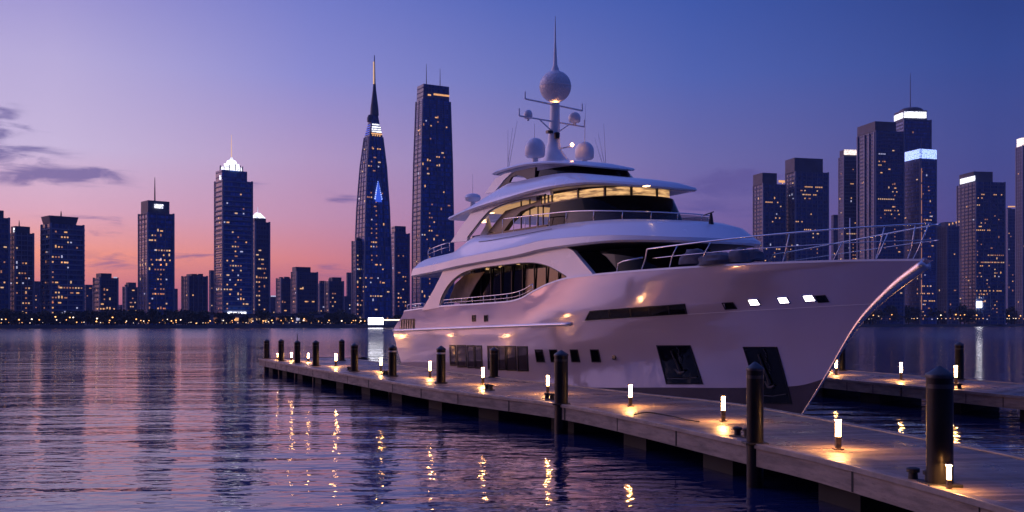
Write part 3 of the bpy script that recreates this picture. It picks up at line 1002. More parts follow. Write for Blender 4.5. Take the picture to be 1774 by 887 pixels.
# trees
def crown_mesh(seed, r, hgt, n_=760):
    q = random.Random(seed)
    mb_ = MB()
    lobes = [(q.uniform(-.55, .55) * r, q.uniform(-.55, .55) * r, q.uniform(.3, .85) * hgt, q.uniform(.35, .62) * r) for _ in range(9)]
    for _ in range(n_):
        lx, ly, lz, lr = q.choice(lobes)
        while True:
            dx, dy, dz = q.uniform(-1, 1), q.uniform(-1, 1), q.uniform(-1, 1)
            if dx * dx + dy * dy + dz * dz < 1:
                break
        p = Vector((lx + dx * lr, ly + dy * lr, lz + dz * lr * .8))
        s_ = q.uniform(.25, .6) * r * .26
        u_ = Vector((q.uniform(-1, 1), q.uniform(-1, 1), q.uniform(-1, 1))).normalized()
        v_ = u_.cross(Vector((q.uniform(-1, 1), q.uniform(-1, 1), q.uniform(-1, 1)))).normalized()
        mb_.add([p + u_ * s_, p + v_ * s_ * .8, p - u_ * s_, p - v_ * s_ * .8], [(0, 1, 2, 3)])
    return mb_.mesh('crown', M['leaf'])


CROWN = [crown_mesh(3 + i, 4.2, 7.5) for i in range(4)]
TRUNK = MB().tube([(0, 0, 0), (.1, 0, 1.6), (.0, .1, 3.2)], [.32, .24, .15], 6).mesh('trunk', M['bark'])


def tree(x, y, s_, label, group):
    r_ = empty('tree', (x, y, QZ), rng.random() * 6)
    r_.scale = (s_ * rng.uniform(.9, 1.25), s_ * rng.uniform(.9, 1.25), s_ * rng.uniform(.85, 1.15))
    tag(r_, label, 'tree', group)
    for me, nm in ((rng.choice(CROWN), 'crown'), (TRUNK, 'trunk')):
        o = bpy.data.objects.new(nm, me)
        COL.objects.link(o)
        o.parent = r_


px = -30.0
while px < 720:
    x, y = shore_at(px, rng.uniform(6, 30))
    s_ = rng.choice((.8, 1.0, 1.15, 1.4)) * (1.0 if px < 330 else .9)
    if 610 < px < 690:
        s_ *= .6
    tree(x, y, s_, 'dark rounded tree on the left bank promenade among others alike', 'dark trees along the left bank')
    px += rng.uniform(3.5, 7.5)
px = 722.0
while px < 1490:
    x, y = shore_at(px, rng.uniform(6, 28))
    tree(x, y, rng.uniform(1.0, 1.7), 'dark tree on the far shore hidden behind the yacht', 'trees behind the yacht')
    px += rng.uniform(8, 15)
px = 1490.0
while px < 1800:
    x, y = shore_at(px, rng.uniform(4, 26))
    tree(x, y, rng.uniform(1.7, 2.35), 'large dark tree in the row on the right bank among others alike', 'large dark trees along the right bank')
    px += rng.uniform(5, 10)

for i in range(44):
    x = -500 - i * 11 + rng.uniform(-4, 4)
    y = (shore_y(x) if x > -700 else shore_y(-700) + (-700 - x) * (375 - shore_y(-700)) / 990) + rng.uniform(8, 24)
    tree(x, y, rng.uniform(2.1, 3.2), 'dark tree on the bank beyond the left edge of the photo', 'trees beyond the left edge')

# promenade lamps
HEAD = {k: MB().lathe([(.05, 0), (.34, .15), (.4, .4), (.16, .62)], 0, 0, 8).mesh('lamp_head', M[k]) for k in ('prom_warm', 'prom_white')}
POLE = MB().tube([(0, 0, 0), (0, 0, 1)], [.09, .06], 5).mesh('pole', M['polemetal'])


def street_lamp(px_, py_, k, s_=1.0, right=False):
    x, y = shore_at(px_, -1 + rng.random() * 6)
    z = CZ + (HZ - py_) * y / F
    r_ = empty('street_lamp', (x, y, QZ))
    tag(r_, 'small glowing lamp on the right bank promenade among others alike' if right else 'small glowing lamp on the left bank promenade among others alike', 'street lamp',
        'promenade lamps of the right bank' if right else 'promenade lamps of the left bank')
    p_ = bpy.data.objects.new('pole', POLE)
    hgt = max(.6, z - QZ)
    p_.scale = (1, 1, hgt)
    hd = bpy.data.objects.new('lamp_head', HEAD[k])
    hd.location = (0, 0, hgt)
    hd.scale = (s_, s_, s_)
    for o in (p_, hd):
        COL.objects.link(o)
        o.parent = r_


spots_l = [(3, 554), (10, 554), (33, 555), (55, 554), (68, 555), (96, 550), (98, 555), (115, 555), (121, 551), (127, 551), (133, 559), (167, 558), (168, 553), (190, 556), (195, 551), (219, 557), (236, 554), (244, 556),
           (249, 557), (258, 556), (282, 556), (290, 554), (297, 557), (305, 556), (313, 555), (340, 561), (364, 557), (387, 556), (402, 556), (407, 555), (438, 557), (456, 557), (460, 557), (465, 558), (471, 556), (487, 556), (505, 552), (507, 557), (527, 553), (526, 556),
           (552, 557), (570, 556), (592, 557), (612, 556), (616, 556), (625, 557), (632, 557)]
for i, (sx, sy) in enumerate(spots_l):
    street_lamp(sx, sy, 'prom_white' if i % 3 == 0 else 'prom_warm', rng.uniform(.8, 1.35))
sx = 2
while sx < 632:
    street_lamp(sx, 559.5 + rng.uniform(-.8, .8), rng.choice(('prom_warm', 'prom_warm', 'prom_white')), rng.uniform(.3, .75))
    sx += rng.choice((4, 5, 7, 12, 19, 26)) * rng.uniform(.7, 1.2)
spots_r = [(1523, 539), (1522, 548), (1513, 547), (1545, 546), (1556, 549), (1559, 548), (1575, 548), (1597, 549), (1607, 549), (1630, 547), (1656, 546), (1664, 547), (1671, 546), (1680, 546), (1692, 547), (1696, 551), (1724, 547), (1733, 550), (1740, 549), (1748, 548), (1768, 548)]
for i, (sx, sy) in enumerate(spots_r):
    street_lamp(sx, sy, 'prom_white' if i % 4 == 1 else 'prom_warm', rng.uniform(1.1, 1.8), True)
sx = 1500
while sx < 1774:
    street_lamp(sx, 552.5 + rng.uniform(-.6, .6), rng.choice(('prom_warm', 'prom_white')), rng.uniform(.6, 1.1), True)
    sx += rng.uniform(3.5, 9)

# ------------------------------------------------------------------ docks
dm = bpy.data.materials.new('dock_planks')
dm.use_nodes = True
h, b = nodes_of(dm)
uvn = h.n('ShaderNodeUVMap')
uvn.uv_map = 'along'
ux, uy, _ = h.sep(uvn.outputs[0])[:3]
pu = h.math('DIVIDE', ux, .16)
pid = h.math('FLOOR', pu)
wn = h.n('ShaderNodeTexWhiteNoise', noise_dimensions='1D')
h.put(wn.inputs['W'], pid)
gv = h.comb(h.math('MULTIPLY', ux, 22), h.math('ADD', h.math('MULTIPLY', uy, 1.3), h.math('MULTIPLY', wn.outputs['Value'], 40)), 0)
grain = h.noise(gv, 1.0, 4.0, .6)
patch = h.noise(h.vmath('MULTIPLY', uvn.outputs[0], (.5, .7, 1)), 1.0, 4.0, .6)
k = h.math('ADD', h.math('MULTIPLY', wn.outputs['Value'], .45), h.math('ADD', h.math('MULTIPLY', grain, .4), h.math('MULTIPLY', patch, .5)))
pc = h.mix(h.rng(k, .3, 1.1), (.07, .055, .047, 1), (.23, .185, .155, 1))
fr = h.math('FRACT', pu)
gap = h.math('LESS_THAN', fr, .09)
gap2 = h.math('LESS_THAN', h.math('FRACT', h.math('DIVIDE', uy, 2.1)), .006)
gp_ = h.math('MAXIMUM', gap, gap2)
h.put(b.inputs['Base Color'], h.mix(gp_, pc, (.012, .01, .009, 1)))
h.put(b.inputs['Roughness'], h.rng(patch, .35, .65, .24, .62))
bp = h.n('ShaderNodeBump')
bp.inputs['Strength'].default_value = .5
bp.inputs['Distance'].default_value = .012
h.put(bp.inputs['Height'], h.math('SUBTRACT', h.math('MULTIPLY', grain, .5), gp_))
h.put(b.inputs['Normal'], bp.outputs[0])


def dock(name, Lp, Rp, label, npil):
    root = empty(name, (0, 0, 0))
    tag(root, label, 'dock')
    Ls = spline([(x, y, 0) for x, y in Lp], 10)
    Rs = spline([(x, y, 0) for x, y in Rp], 10)

    def resample(P, n_):
        dd = [0]
        for p, q in zip(P[:-1], P[1:]):
            dd.append(dd[-1] + (q - p).length)
        out_ = []
        for i in range(n_):
            t_ = dd[-1] * i / (n_ - 1)
            j = max(0, min(len(P) - 2, int(np.searchsorted(dd, t_)) - 1))
            f_ = (t_ - dd[j]) / max(1e-6, dd[j + 1] - dd[j])
            out_.append(P[j].lerp(P[j + 1], f_))
        return out_, dd[-1]
    n_ = 60
    Ls, ll = resample(Ls, n_)
    Rs, _ = resample(Rs, n_)
    dk = MB()
    uv = []
    nc = 6
    for i in range(n_):
        for j in range(nc):
            p = Ls[i].lerp(Rs[i], j / (nc - 1))
            dk.v.append((p.x, p.y, DECK))
            uv.append((ll * i / (n_ - 1), (Rs[i] - Ls[i]).length * j / (nc - 1)))
    for i in range(n_ - 1):
        for j in range(nc - 1):
            dk.f.append((i * nc + j, (i + 1) * nc + j, (i + 1) * nc + j + 1, i * nc + j + 1))
    dk.uv = uv
    dk.build('decking', dm, root)

    def strip(P, inward, z0, z1, t0, t1, nm, m):
        """a bar that follows an edge; t0..t1 = distance inwards from the edge"""
        s_ = MB()
        rings = []
        for i in range(n_):
            a_ = P[i]
            dd = (inward[i] - P[i]).normalized()
            p0, p1 = a_ + dd * t0, a_ + dd * t1
            rings.append([(p0.x, p0.y, z0), (p1.x, p1.y, z0), (p1.x, p1.y, z1), (p0.x, p0.y, z1), (p0.x, p0.y, z0)])
        s_.grid(rings)
        s_.f.append((0, 1, 2, 3))
        e = (n_ - 1) * 5
        s_.f.append((e + 3, e + 2, e + 1, e))
        return s_.build(nm, m, root, bevel=.015)
    for P, I in ((Ls, Rs), (Rs, Ls)):
        strip(P, I, DECK - .07, DECK + .035, -.06, .16, 'edge_rail', M['caprail'])
        strip(P, I, DECK - .47, DECK - .072, -.02, .06, 'fascia', M['fascia'])
    for i in range(2, n_ - 1, 3):                               # butt joints with a bolted strap
        a_, b_ = Ls[i], Rs[i]
        t_ = (Ls[i + 1] - Ls[i - 1]).normalized()
        q_ = (b_ - a_).normalized()
        e_ = MB()
        p0, p1 = a_ - q_ * .03, a_ + q_ * .02
        hw_ = rng.uniform(.012, .05)
        e_.frustum([(p0 - t_ * hw_).xy[:], (p1 - t_ * hw_).xy[:], (p1 + t_ * hw_).xy[:], (p0 + t_ * hw_).xy[:]], [(p0 - t_ * hw_).xy[:], (p1 - t_ * hw_).xy[:], (p1 + t_ * hw_).xy[:], (p0 + t_ * hw_).xy[:]], DECK - .46, DECK - .08)
        e_.build('fascia_joint', M['float'], root)
    for i in (0, n_ - 1):                                       # end boards
        a_, b_ = Ls[i], Rs[i]
        t_ = (b_ - a_).normalized()
        q_ = Vector((-t_.y, t_.x, 0)) * .07
        e_ = MB()
        e_.add([(*(a_ - q_).xy, DECK - .47), (*(b_ - q_).xy, DECK - .47), (*(b_ + q_).xy, DECK - .47), (*(a_ + q_).xy, DECK - .47),
                (*(a_ - q_).xy, DECK + .03), (*(b_ - q_).xy, DECK + .03), (*(b_ + q_).xy, DECK + .03), (*(a_ + q_).xy, DECK + .03)],
               [(0, 3, 2, 1), (4, 5, 6, 7), (0, 1, 5, 4), (1, 2, 6, 5), (2, 3, 7, 6), (3, 0, 4, 7)])
        e_.build('end_board', M['fascia'], root)
    for i in range(npil):                                       # floats under the deck
        f_ = (i + .5) / npil * (n_ - 1)
        i0 = int(f_)
        a_, b_ = Ls[i0], Rs[i0]
        t_ = (Ls[min(i0 + 1, n_ - 1)] - Ls[max(i0 - 1, 0)]).normalized()
        p = [a_.lerp(b_, .10), a_.lerp(b_, .92)]
        e_ = MB()
        hw_ = .75
        e_.frustum([(*(p[0] - t_ * hw_).xy,), (*(p[1] - t_ * hw_).xy,), (*(p[1] + t_ * hw_).xy,), (*(p[0] + t_ * hw_).xy,)], [(*(p[0] - t_ * hw_).xy,), (*(p[1] - t_ * hw_).xy,), (*(p[1] + t_ * hw_).xy,), (*(p[0] + t_ * hw_).xy,)], -.4, DECK - .1)
        e_.build('float', M['float'], root)
    return root


dock('wooden_dock', [(-18.73, 76.0), (-13.4, 63.9), (-8.25, 52.64), (-2.77, 41.0), (1.84, 33.1), (5.25, 23.0), (5.98, 20.8), (6.5, 18.5), (6.86, 16.75), (7.1, 15.2), (7.5, 12.5), (7.9, 8.0)],
     [(-13.8, 79.8), (-10.8, 73.7), (-7.35, 65.4), (-1.75, 52.5), (2.6, 43.6), (5.1, 38.4), (7.55, 33.4), (9.58, 23.8), (10.25, 20.0), (10.7, 14), (11.0, 8.0)],
     'curved plank dock along the near side of the white yacht', 15)
dock('wooden_dock', [(11.6, 62.7), (15.1, 49.9), (18.6, 37.1), (22.0, 24.6)], [(15.9, 67.9), (18.8, 57.9), (22.5, 45.0), (26.7, 30.4)], 'straight plank dock behind the bow at the right edge', 8)


EDGE = spline([(x, y, 0) for x, y in [(-18.73, 76.0), (-13.4, 63.9), (-8.25, 52.64), (-2.77, 41.0), (1.84, 33.1), (5.25, 23.0), (5.98, 20.8), (6.5, 18.5), (6.86, 16.75)]], 60)


# piles
def pile(px_, py_, top, label, width=.2, inb=0.0, group='black mooring piles of the docks', spike=0, through=True):
    x, y = ground(px_, py_, DECK)
    hgt = (py_ - top) * y / F
    if through:                                     # these piles are driven through the edge of the dock
        near = min(EDGE, key=lambda p: abs(p.x / p.y - x / y))
        if abs(near.y - y) < 3.2:
            x, y = near.x + .05, near.y + .03
            hgt = CZ + (HZ - top) * y / F - DECK
    r_ = empty('mooring_pile', (x, y, DECK))
    tag(r_, label, 'mooring pile', group)
    r = width
    z0 = -3.0 if through else .0
    MB().lathe([(r, z0), (r, hgt - .16)], 0, 0, 20).build('shaft', M['pile'], r_, 40)
    MB().lathe([(r * 1.06, hgt - .17), (r * 1.08, hgt - .12), (r * 1.02, hgt - .10), (.02, hgt + .03)], 0, 0, 20).build('cap', M['pilecap'], r_, 40)
    MB().lathe([(r * 1.03, hgt - .34), (r * 1.03, hgt - .27)], 0, 0, 20).build('reflective_band', M['pilecap' if not spike == 2 else 'band'], r_, 40)
    MB().box(-r - .07, r + .07, -r - .05, r + .06, .002, .05).build('base_plate', M['rubber'], r_, bevel=.01)
    if spike == 1:
        MB().tube([(0, 0, hgt), (0, 0, hgt + .45)], [.035, .02], 6).build('spike', M['pilecap'], r_)
    return r_


piles = [(462, 621, 588, 'far end pile of the curved dock, farthest left of all', 0),
         (487, 625, 588, 'second pile from the far end of the curved dock', 0),
         (515, 629, 590, 'pile with a thin spike on its cap near the far end of the curved dock', 1),
         (547, 634, 590, 'pile just right of the spiked one on the curved dock', 0),
         (592, 625, 588, 'pile on the far corner edge of the curved dock, left of the yacht stern', 0),
         (614, 643.5, 595, 'pile between the open water gap and the yacht stern on the curved dock edge', 0),
         (680, 652, 598, 'pile overlapping the stern edge of the yacht hull', 2),
         (764, 664, 600, 'pile in front of the left end of the long hull windows', 2),
         (856, 654, 602, 'pile on the yacht side of the dock, in front of the hull windows', 0),
         (971, 697, 608, 'tall pile in front of the small square portholes', 0),
         (1303, 763, 629, 'tall pile in front of the second dark anchor panel', 0),
         (1628, 841, 637, 'largest pile, nearest to the camera at lower right', 0)]
for (px_, py_, tp, lab, sp) in piles:
    pile(px_, py_, tp, lab, {1303: .185, 1628: .212, 971: .225}.get(px_, .205), spike=sp, through=px_ not in (1628, 856))
pile(1459, 642, 601, 'pale post on the rear dock just behind the bow stem', .18)
pile(1662, 657.5, 593, 'post at the far edge of the rear dock near the right edge', .2)


# dock lamps
def dock_lamp(px_, py_, top, label):
    x, y = ground(px_, py_, DECK)
    hgt = max(.42, (py_ - top) * y / F)
    pw = .044 if hgt > .5 else .028
    r_ = empty('dock_lamp', (x, y, DECK), rng.uniform(-.2, .2))
    tag(r_, label, 'dock lamp', 'lit lamp posts on the docks')
    a_ = pw * 1.25
    MB().box(-a_, a_, -a_, a_, .0, hgt * .42).build('post', M['lampbody'], r_, bevel=.008)
    MB().box(-pw, pw, -pw, pw, hgt * .40, hgt * .94).build('lamp_panel', M['lamp' if hgt > .5 else 'lamp_small'], r_)
    MB().box(-pw * 1.5, pw * 1.5, -pw * 1.5, pw * 1.5, hgt * .945, hgt).build('cap', M['lampbody'], r_)
    zc_ = hgt * .942
    dl_ = MB()
    ri, ro = pw * 1.08, pw * 1.42
    for x0_, x1_, y0_, y1_ in ((-ro, ro, -ro, -ri), (-ro, ro, ri, ro), (-ro, -ri, -ri, ri), (ri, ro, -ri, ri)):
        dl_.add([(x0_, y0_, zc_), (x1_, y0_, zc_), (x1_, y1_, zc_), (x0_, y1_, zc_)], [(3, 2, 1, 0)])
    dl_.build('downlight_trim', M['lampdown'], r_)
    MB().box(-.10, .10, -.10, .10, .0, .03).build('base_plate', M['lampbody'], r_)
    return r_


lamps = [(481, 623, 612, 'tiny dock lamp between the first two far piles'),
         (505, 624.5, 611, 'tiny dock lamp just left of the spiked pile'),
         (534, 626.5, 611.5, 'tiny dock lamp between the spiked pile and the next one'),
         (582, 634, 612, 'small dock lamp left of the pile at the water gap'),
         (660, 643, 619.5, 'small dock lamp just left of the pile at the yacht stern'),
         (745, 654, 625, 'dock lamp just left of the pile at the long hull windows'),
         (836.5, 666, 636, 'dock lamp left of the yacht side pile, under the hull windows'),
         (949, 682, 649, 'dock lamp close left of the tall pile at the square portholes'),
         (1092, 704, 665, 'dock lamp in the middle of the deck below the slot window'),
         (1253, 730, 684, 'dock lamp left of the tall pile, below the first anchor panel'),
         (1452, 779, 724, 'brightest and largest dock lamp, alone on the deck right of the bow'),
         (1644, 851, 803, 'half hidden dock lamp at the foot of the largest pile'),
         (1448.5, 649, 621, 'rear dock lamp right beside the bow stem'),
         (1439, 643, 633, 'tiny rear dock lamp peeping past the bow stem'),
         (1561, 658.5, 626.5, 'rear dock lamp alone in the middle between stem and largest pile'),
         (1656, 668, 632, 'rear dock lamp right behind the top of the largest pile')]
for q in lamps:
    dock_lamp(*q)


# cleats
def cleat(px_, py_, label, s_=1.0, rz=0):
    x, y = ground(px_, py_, DECK)
    r_ = empty('dock_cleat', (x, y, DECK), rz)
    r_.scale = (s_, s_, s_)
    tag(r_, label, 'cleat', 'black cleats on the dock edge')
    for x_ in (-.17, .17):
        MB().lathe([(.085, 0), (.075, .14), (.11, .15), (.11, .21), (.06, .23)], x_, 0, 12).build('bollard_head', M['rubber'], r_, 40)
    MB().box(-.34, .34, -.12, .12, .0, .03).build('base_plate', M['rubber'], r_, bevel=.01)


for (px_, py_, lab) in [(847, 675.5, 'twin cleat on the dock edge below the yacht side pile'), (952, 692, 'cleat at the left foot of the tall pile by the portholes'), (1286, 757, 'cleat at the left foot of the tall pile by the anchor panel'),
                        (1596, 835, 'cleat at the left foot of the largest pile'), (1656, 673, 'cleat below the rear dock lamp behind the largest pile'), (668, 649.5, 'cleat at the left foot of the pile by the yacht stern'),
                        (606, 642, 'cleat at the left foot of the pile at the water gap')]:
    cleat(px_, py_, lab, 1.0, R(-62))
x0, y0 = ground(1098, 720, DECK)
rp = [(x0, y0, DECK + .03), (x0 + .35, y0 - .1, DECK + .1), (x0 + .75, y0 - .25, DECK + .06), (x0 + 1.1, y0 - .8, DECK + .03), (x0 + 1.25, y0 - 1.6, DECK + .03), (x0 + 1.5, y0 - 2.2, DECK + .04)]
tag(MB().tube(spline(rp, 6), .018, 7).build('mooring_rope', M['rope'], None, 180), 'short dark rope lying across the deck edge below the middle lamp', 'rope')
x0, y0 = ground(628, 623, DECK)
cp = [(x0 + .5 * (1 - i / 90) * math.cos(i * .42), y0 + .5 * (1 - i / 90) * math.sin(i * .42), DECK + .05 + .05 * (i // 30)) for i in range(90)]
tag(MB().tube(cp, .045, 6).build('rope_coil', M['rope'], None, 180), 'dark coiled rope on the deck left of the yacht stern', 'rope')

# ------------------------------------------------------------------ the yacht
BX, BY = 11.547, 40.724                    # the stem at the waterline
TH = R(30.2)
UX, UY = math.sin(TH), -math.cos(TH)
NX, NY = -math.cos(TH), -math.sin(TH)
Y = empty('motor_yacht', (BX, BY, 0), math.atan2(UY, UX))
tag(Y, 'large white three-deck motor yacht moored bow towards the camera', 'yacht')


def P(u, w_, z):
    return (u, -w_, z)


def at(px_, py_, w_):
    """photo pixel -> (u, z) in the boat's vertical plane at half-breadth w_"""
    rx, rz = (px_ - 887) / F, (HZ - py_) / F
    t_ = (w_ + BX * NX + BY * NY) / (rx * NX + NY)
    return ((t_ * rx - BX) * UX + (t_ - BY) * UY, CZ + t_ * rz)


sheer = curve([(-29.7, 4.37), (-26.4, 4.52), (-23.9, 4.6), (-19.3, 4.66), (-16.2, 4.72), (-15.1, 4.82), (-13.6, 5.2), (-12.3, 5.5), (-10.5, 5.73), (-5.4, 5.87), (0, 5.92), (3, 5.9), (6.07, 5.82)])
stem = curve([(-1.4, -1.2), (0, 0), (1.5, 1.2), (3.63, 2.88), (4.88, 4.45), (5.61, 5.67), (5.82, 6.07)])
stern = curve([(-1.4, -30.6), (.95, -31.1), (3.1, -31.5), (3.2, -31.45), (4.4, -29.7), (6, -29.7)])
beam = curve([(-1.4, 2.3), (-.4, 3.3), (.4, 3.58), (1.2, 3.75), (2.2, 3.95), (3.3, 4.14), (4.5, 4.2), (6, 4.2)])
s0f = curve([(-1.4, .30), (0, .36), (2, .42), (4, .47), (6, .50)])
pf = curve([(-1.4, 1.5), (0, 1.55), (2, 1.68), (4, 1.85), (6, 2.05)])
qf = lambda z: 1.0


def half(u, z):
    us, ue = stern(z), stem(z)
    s_ = min(1.0, max(0.0, (u - us) / (ue - us)))
    B = beam(z) * (1 - .06 * max(0, .25 - s_) / .25)
    a_ = s0f(z)
    if s_ <= a_:
        return B
    t_ = (s_ - a_) / (1 - a_)
    return B * max(0.0, 1 - t_ ** pf(z)) ** (1 / qf(z))


def on_hull(px_, py_):
    w_ = 4.0
    for _ in range(30):
        u, z = at(px_, py_, w_)
        w_ = .5 * w_ + .5 * half(u, z)
    return u, z


boot_top = curve([(-32, .5), (-12, .55), (-6, .8), (-2, .98), (0, 1.15), (1.5, 1.6)])
NS, NZ = 110, 26


def hull_grid(zlo, zhi, nz, side, off=0.0):
    g = []
    for j in range(nz + 1):
        row = []
        for i in range(NS + 1):
            s_ = i / NS
            s_ = 1 - (1 - s_) ** 1.7 if s_ > 0 else 0          # denser towards the bow
            # iterate: z limits depend on u
            u = -30 + 36 * s_
            for _ in range(6):
                z = zlo(u) + (zhi(u) - zlo(u)) * j / nz
                u = stern(z) + (stem(z) - stern(z)) * s_
            row.append(P(u, side * (half(u, z) + off), z))
        g.append(row)
    return g


hb = MB()
bb_ = MB()
for side in (1, -1):
    hb.grid(hull_grid(boot_top, sheer, NZ, side), flip=side > 0)
    bb_.grid(hull_grid(lambda u: -1.4, boot_top, 8, side), flip=side > 0)
# transom
rows = []
for j in range(NZ + 1):
    z = boot_top(-31) + (sheer(-30) - boot_top(-31)) * j / NZ
    u = stern(z)
    rows.append([P(u, half(u, z) * (1 - 2 * k / 8), z) for k in range(9)])
hb.grid(rows)
hull = hb.build('hull', M['white'], Y, 60)
bb_.build('boot_stripe', M['boot'], Y, 60)
# bulwark cap, inner bulwark, decks
us_ = [-29.6 + i * (35.4 / 120) for i in range(121)]
cap = MB()
inner = MB()
for side in (1, -1):
    rings = []
    gi = []
    for u in us_:
        z = sheer(u)
        b1 = half(u, z - .02) + .025
        b0 = max(.02, half(u, z - .02) - .2)
        if u > 5.3:
            b0 = min(b0, b1)
        rings.append([P(u, side * b1, z - .03), P(u, side * b0, z - .03), P(u, side * b0, z + .05), P(u, side * (b1 - .02), z + .05), P(u, side * b1, z - .03)])
        b2 = max(.01, min(b0, half(u, z - .95) - .06))
        gi.append([P(u, side * b0, z), P(min(u, stem(z - .45) - .12), side * max(.015, .5 * (b0 + b2) - .03), z - .45), P(min(u, stem(z - .95) - .15), side * b2, z - .95)])
    cap.grid(rings, flip=side < 0)
    inner.grid(gi, flip=side < 0)
cap.build('cap_rail', M['super'], Y, 50)
inner.build('bulwark_lining', M['super'], Y, 60)
dk = MB()
dk.grid([[P(min(u, stem(sheer(u) - .85) - .15), max(.005, half(u, sheer(u) - .88) - .04) * f_, sheer(u) - .85) for f_ in (1, .5, 0, -.5, -1)] for u in us_])
dk.build('main_deck', M['teak'], Y)
# stem guard: a half round steel bar that swells towards the bow tip
rad_ = curve([(-.4, .03), (1.0, .04), (2.5, .06), (3.6, .10), (4.6, .16), (5.3, .21), (5.75, .22)])
zs_ = [-.4 + 6.15 * i / 50 for i in range(51)]
MB().tube([P(stem(z) - rad_(z) * .72, 0, z - .1 * rad_(z)) for z in zs_], [rad_(z) for z in zs_], 20).build('stem_guard', M['chrome'], Y, 180)


def patch(corners, name, m, parent=Y, off=.012, frame=None, nu=8, nv=4, hullpx=True, fw=.05):
    """a plate that follows the hull side: corners = photo pixels tl, tr, br, bl"""
    cc = [on_hull(*p) for p in corners] if hullpx else corners
    tl, tr, br, bl = [Vector(c_) for c_ in cc]

    def S(a_, b_, o_):
        q = tl.lerp(tr, a_).lerp(bl.lerp(br, a_), b_)
        return P(q.x, half(q.x, q.y) + o_, q.y)
    g = MB()
    g.grid([[S(i / nu, j / nv, off) for i in range(nu + 1)] for j in range(nv + 1)], flip=True)
    rim = [(i / nu, 0) for i in range(nu)] + [(1, j / nv) for j in range(nv)] + [(1 - i / nu, 1) for i in range(nu)] + [(0, 1 - j / nv) for j in range(nv)]
    n_ = len(rim)
    g.add([S(a_, b_, off) for a_, b_ in rim] + [S(a_, b_, -.05) for a_, b_ in rim], [(i, n_ + i, n_ + (i + 1) % n_, (i + 1) % n_) for i in range(n_)])
    o = g.build(name, m, parent)
    if frame:
        fr_ = MB()
        Lu = max(.2, (tr - tl).length)
        Lv = max(.2, (bl - tl).length)
        du, dv = fw / Lu, fw / Lv
        orim = [(-du + i / nu * (1 + 2 * du), -dv) for i in range(nu)] + [(1 + du, -dv + j / nv * (1 + 2 * dv)) for j in range(nv)] + [(1 + du - i / nu * (1 + 2 * du), 1 + dv) for i in range(nu)] + [(-du, 1 + dv - j / nv * (1 + 2 * dv)) for j in range(nv)]
        fr_.grid([[S(a_, b_, -.03) for a_, b_ in orim + orim[:1]], [S(a_, b_, off + .02) for a_, b_ in orim + orim[:1]], [S(a_, b_, off + .02) for a_, b_ in rim + rim[:1]], [S(a_, b_, off - .03) for a_, b_ in rim + rim[:1]]])
        fr_.build('frame', frame, o)
    return o


def quadpx(x0, y0, x1, y1, skew=0):
    return [(x0, y0), (x1, y0 - skew), (x1 + 0, y1 - skew), (x0, y1)]


# hull windows
for (x0, x1, y0, y1) in ((780, 790, 600, 631), (793, 808, 600, 634), (811, 822, 600.5, 635), (824, 835, 601, 636), (846, 862, 601.5, 638), (865, 876, 602, 638.5), (879, 894, 602, 639.5), (898, 914, 602.5, 640.5)):
    patch([(x0, y0), (x1 - 1.5, y0), (x1, y1), (x0 + 1.2, y1)], 'hull_window', M['hullglass'], frame=M['blackframe'], nu=3, nv=3, fw=.09)
for (x0, x1) in ((928, 939), (953, 964), (989, 1000), (1024, 1036)):
    patch([(x0, 607), (x1, 607), (x1 + 4, 626), (x0 + 3, 626)], 'porthole', M['glass'], frame=M['blackframe'], nu=3, nv=3, fw=.05)
for (x0, x1) in ((818.5, 824), (839.5, 845)):
    patch([(x0, 547), (x1, 546.5), (x1, 556), (x0, 556.5)], 'porthole', M['glass'], frame=M['blackframe'], nu=2, nv=2, fw=.03)
patch([(1023, 540), (1185, 528), (1188.5, 543), (1016, 554)], 'slot_window', M['glass'], frame=M['blackframe'], nu=24, nv=2, fw=.06)
for k in (.2, .42, .62, .82):
    x0 = 1021 + 166 * k
    patch([(x0, 539.5 - 12 * k), (x0 + 2.5, 539.3 - 12 * k), (x0 + 4.5, 554 - 11 * k), (x0 + 2, 554 - 11 * k)], 'window_mullion', M['blackframe'], off=.03, nu=2, nv=2)
patch([(1190, 528), (1255, 523.6), (1258, 538), (1193, 543)], 'access_panel', M['white'], off=.018, nu=8, nv=2)
patch([(1139.5, 600), (1195, 600), (1216, 664), (1156, 664)], 'anchor_pocket', M['glass'], frame=M['blackframe'], nu=6, nv=8, fw=.05)
patch([(1290, 603), (1345, 603), (1370, 698), (1318, 698)], 'anchor_pocket', M['glass'], frame=M['blackframe'], nu=6, nv=8, fw=.05)
def on_pocket(q, a_, b_, o_):
    tl, tr, br, bl = q
    v = tl.lerp(tr, a_).lerp(bl.lerp(br, a_), b_)
    return P(v.x, half(v.x, v.y) + o_, v.y)


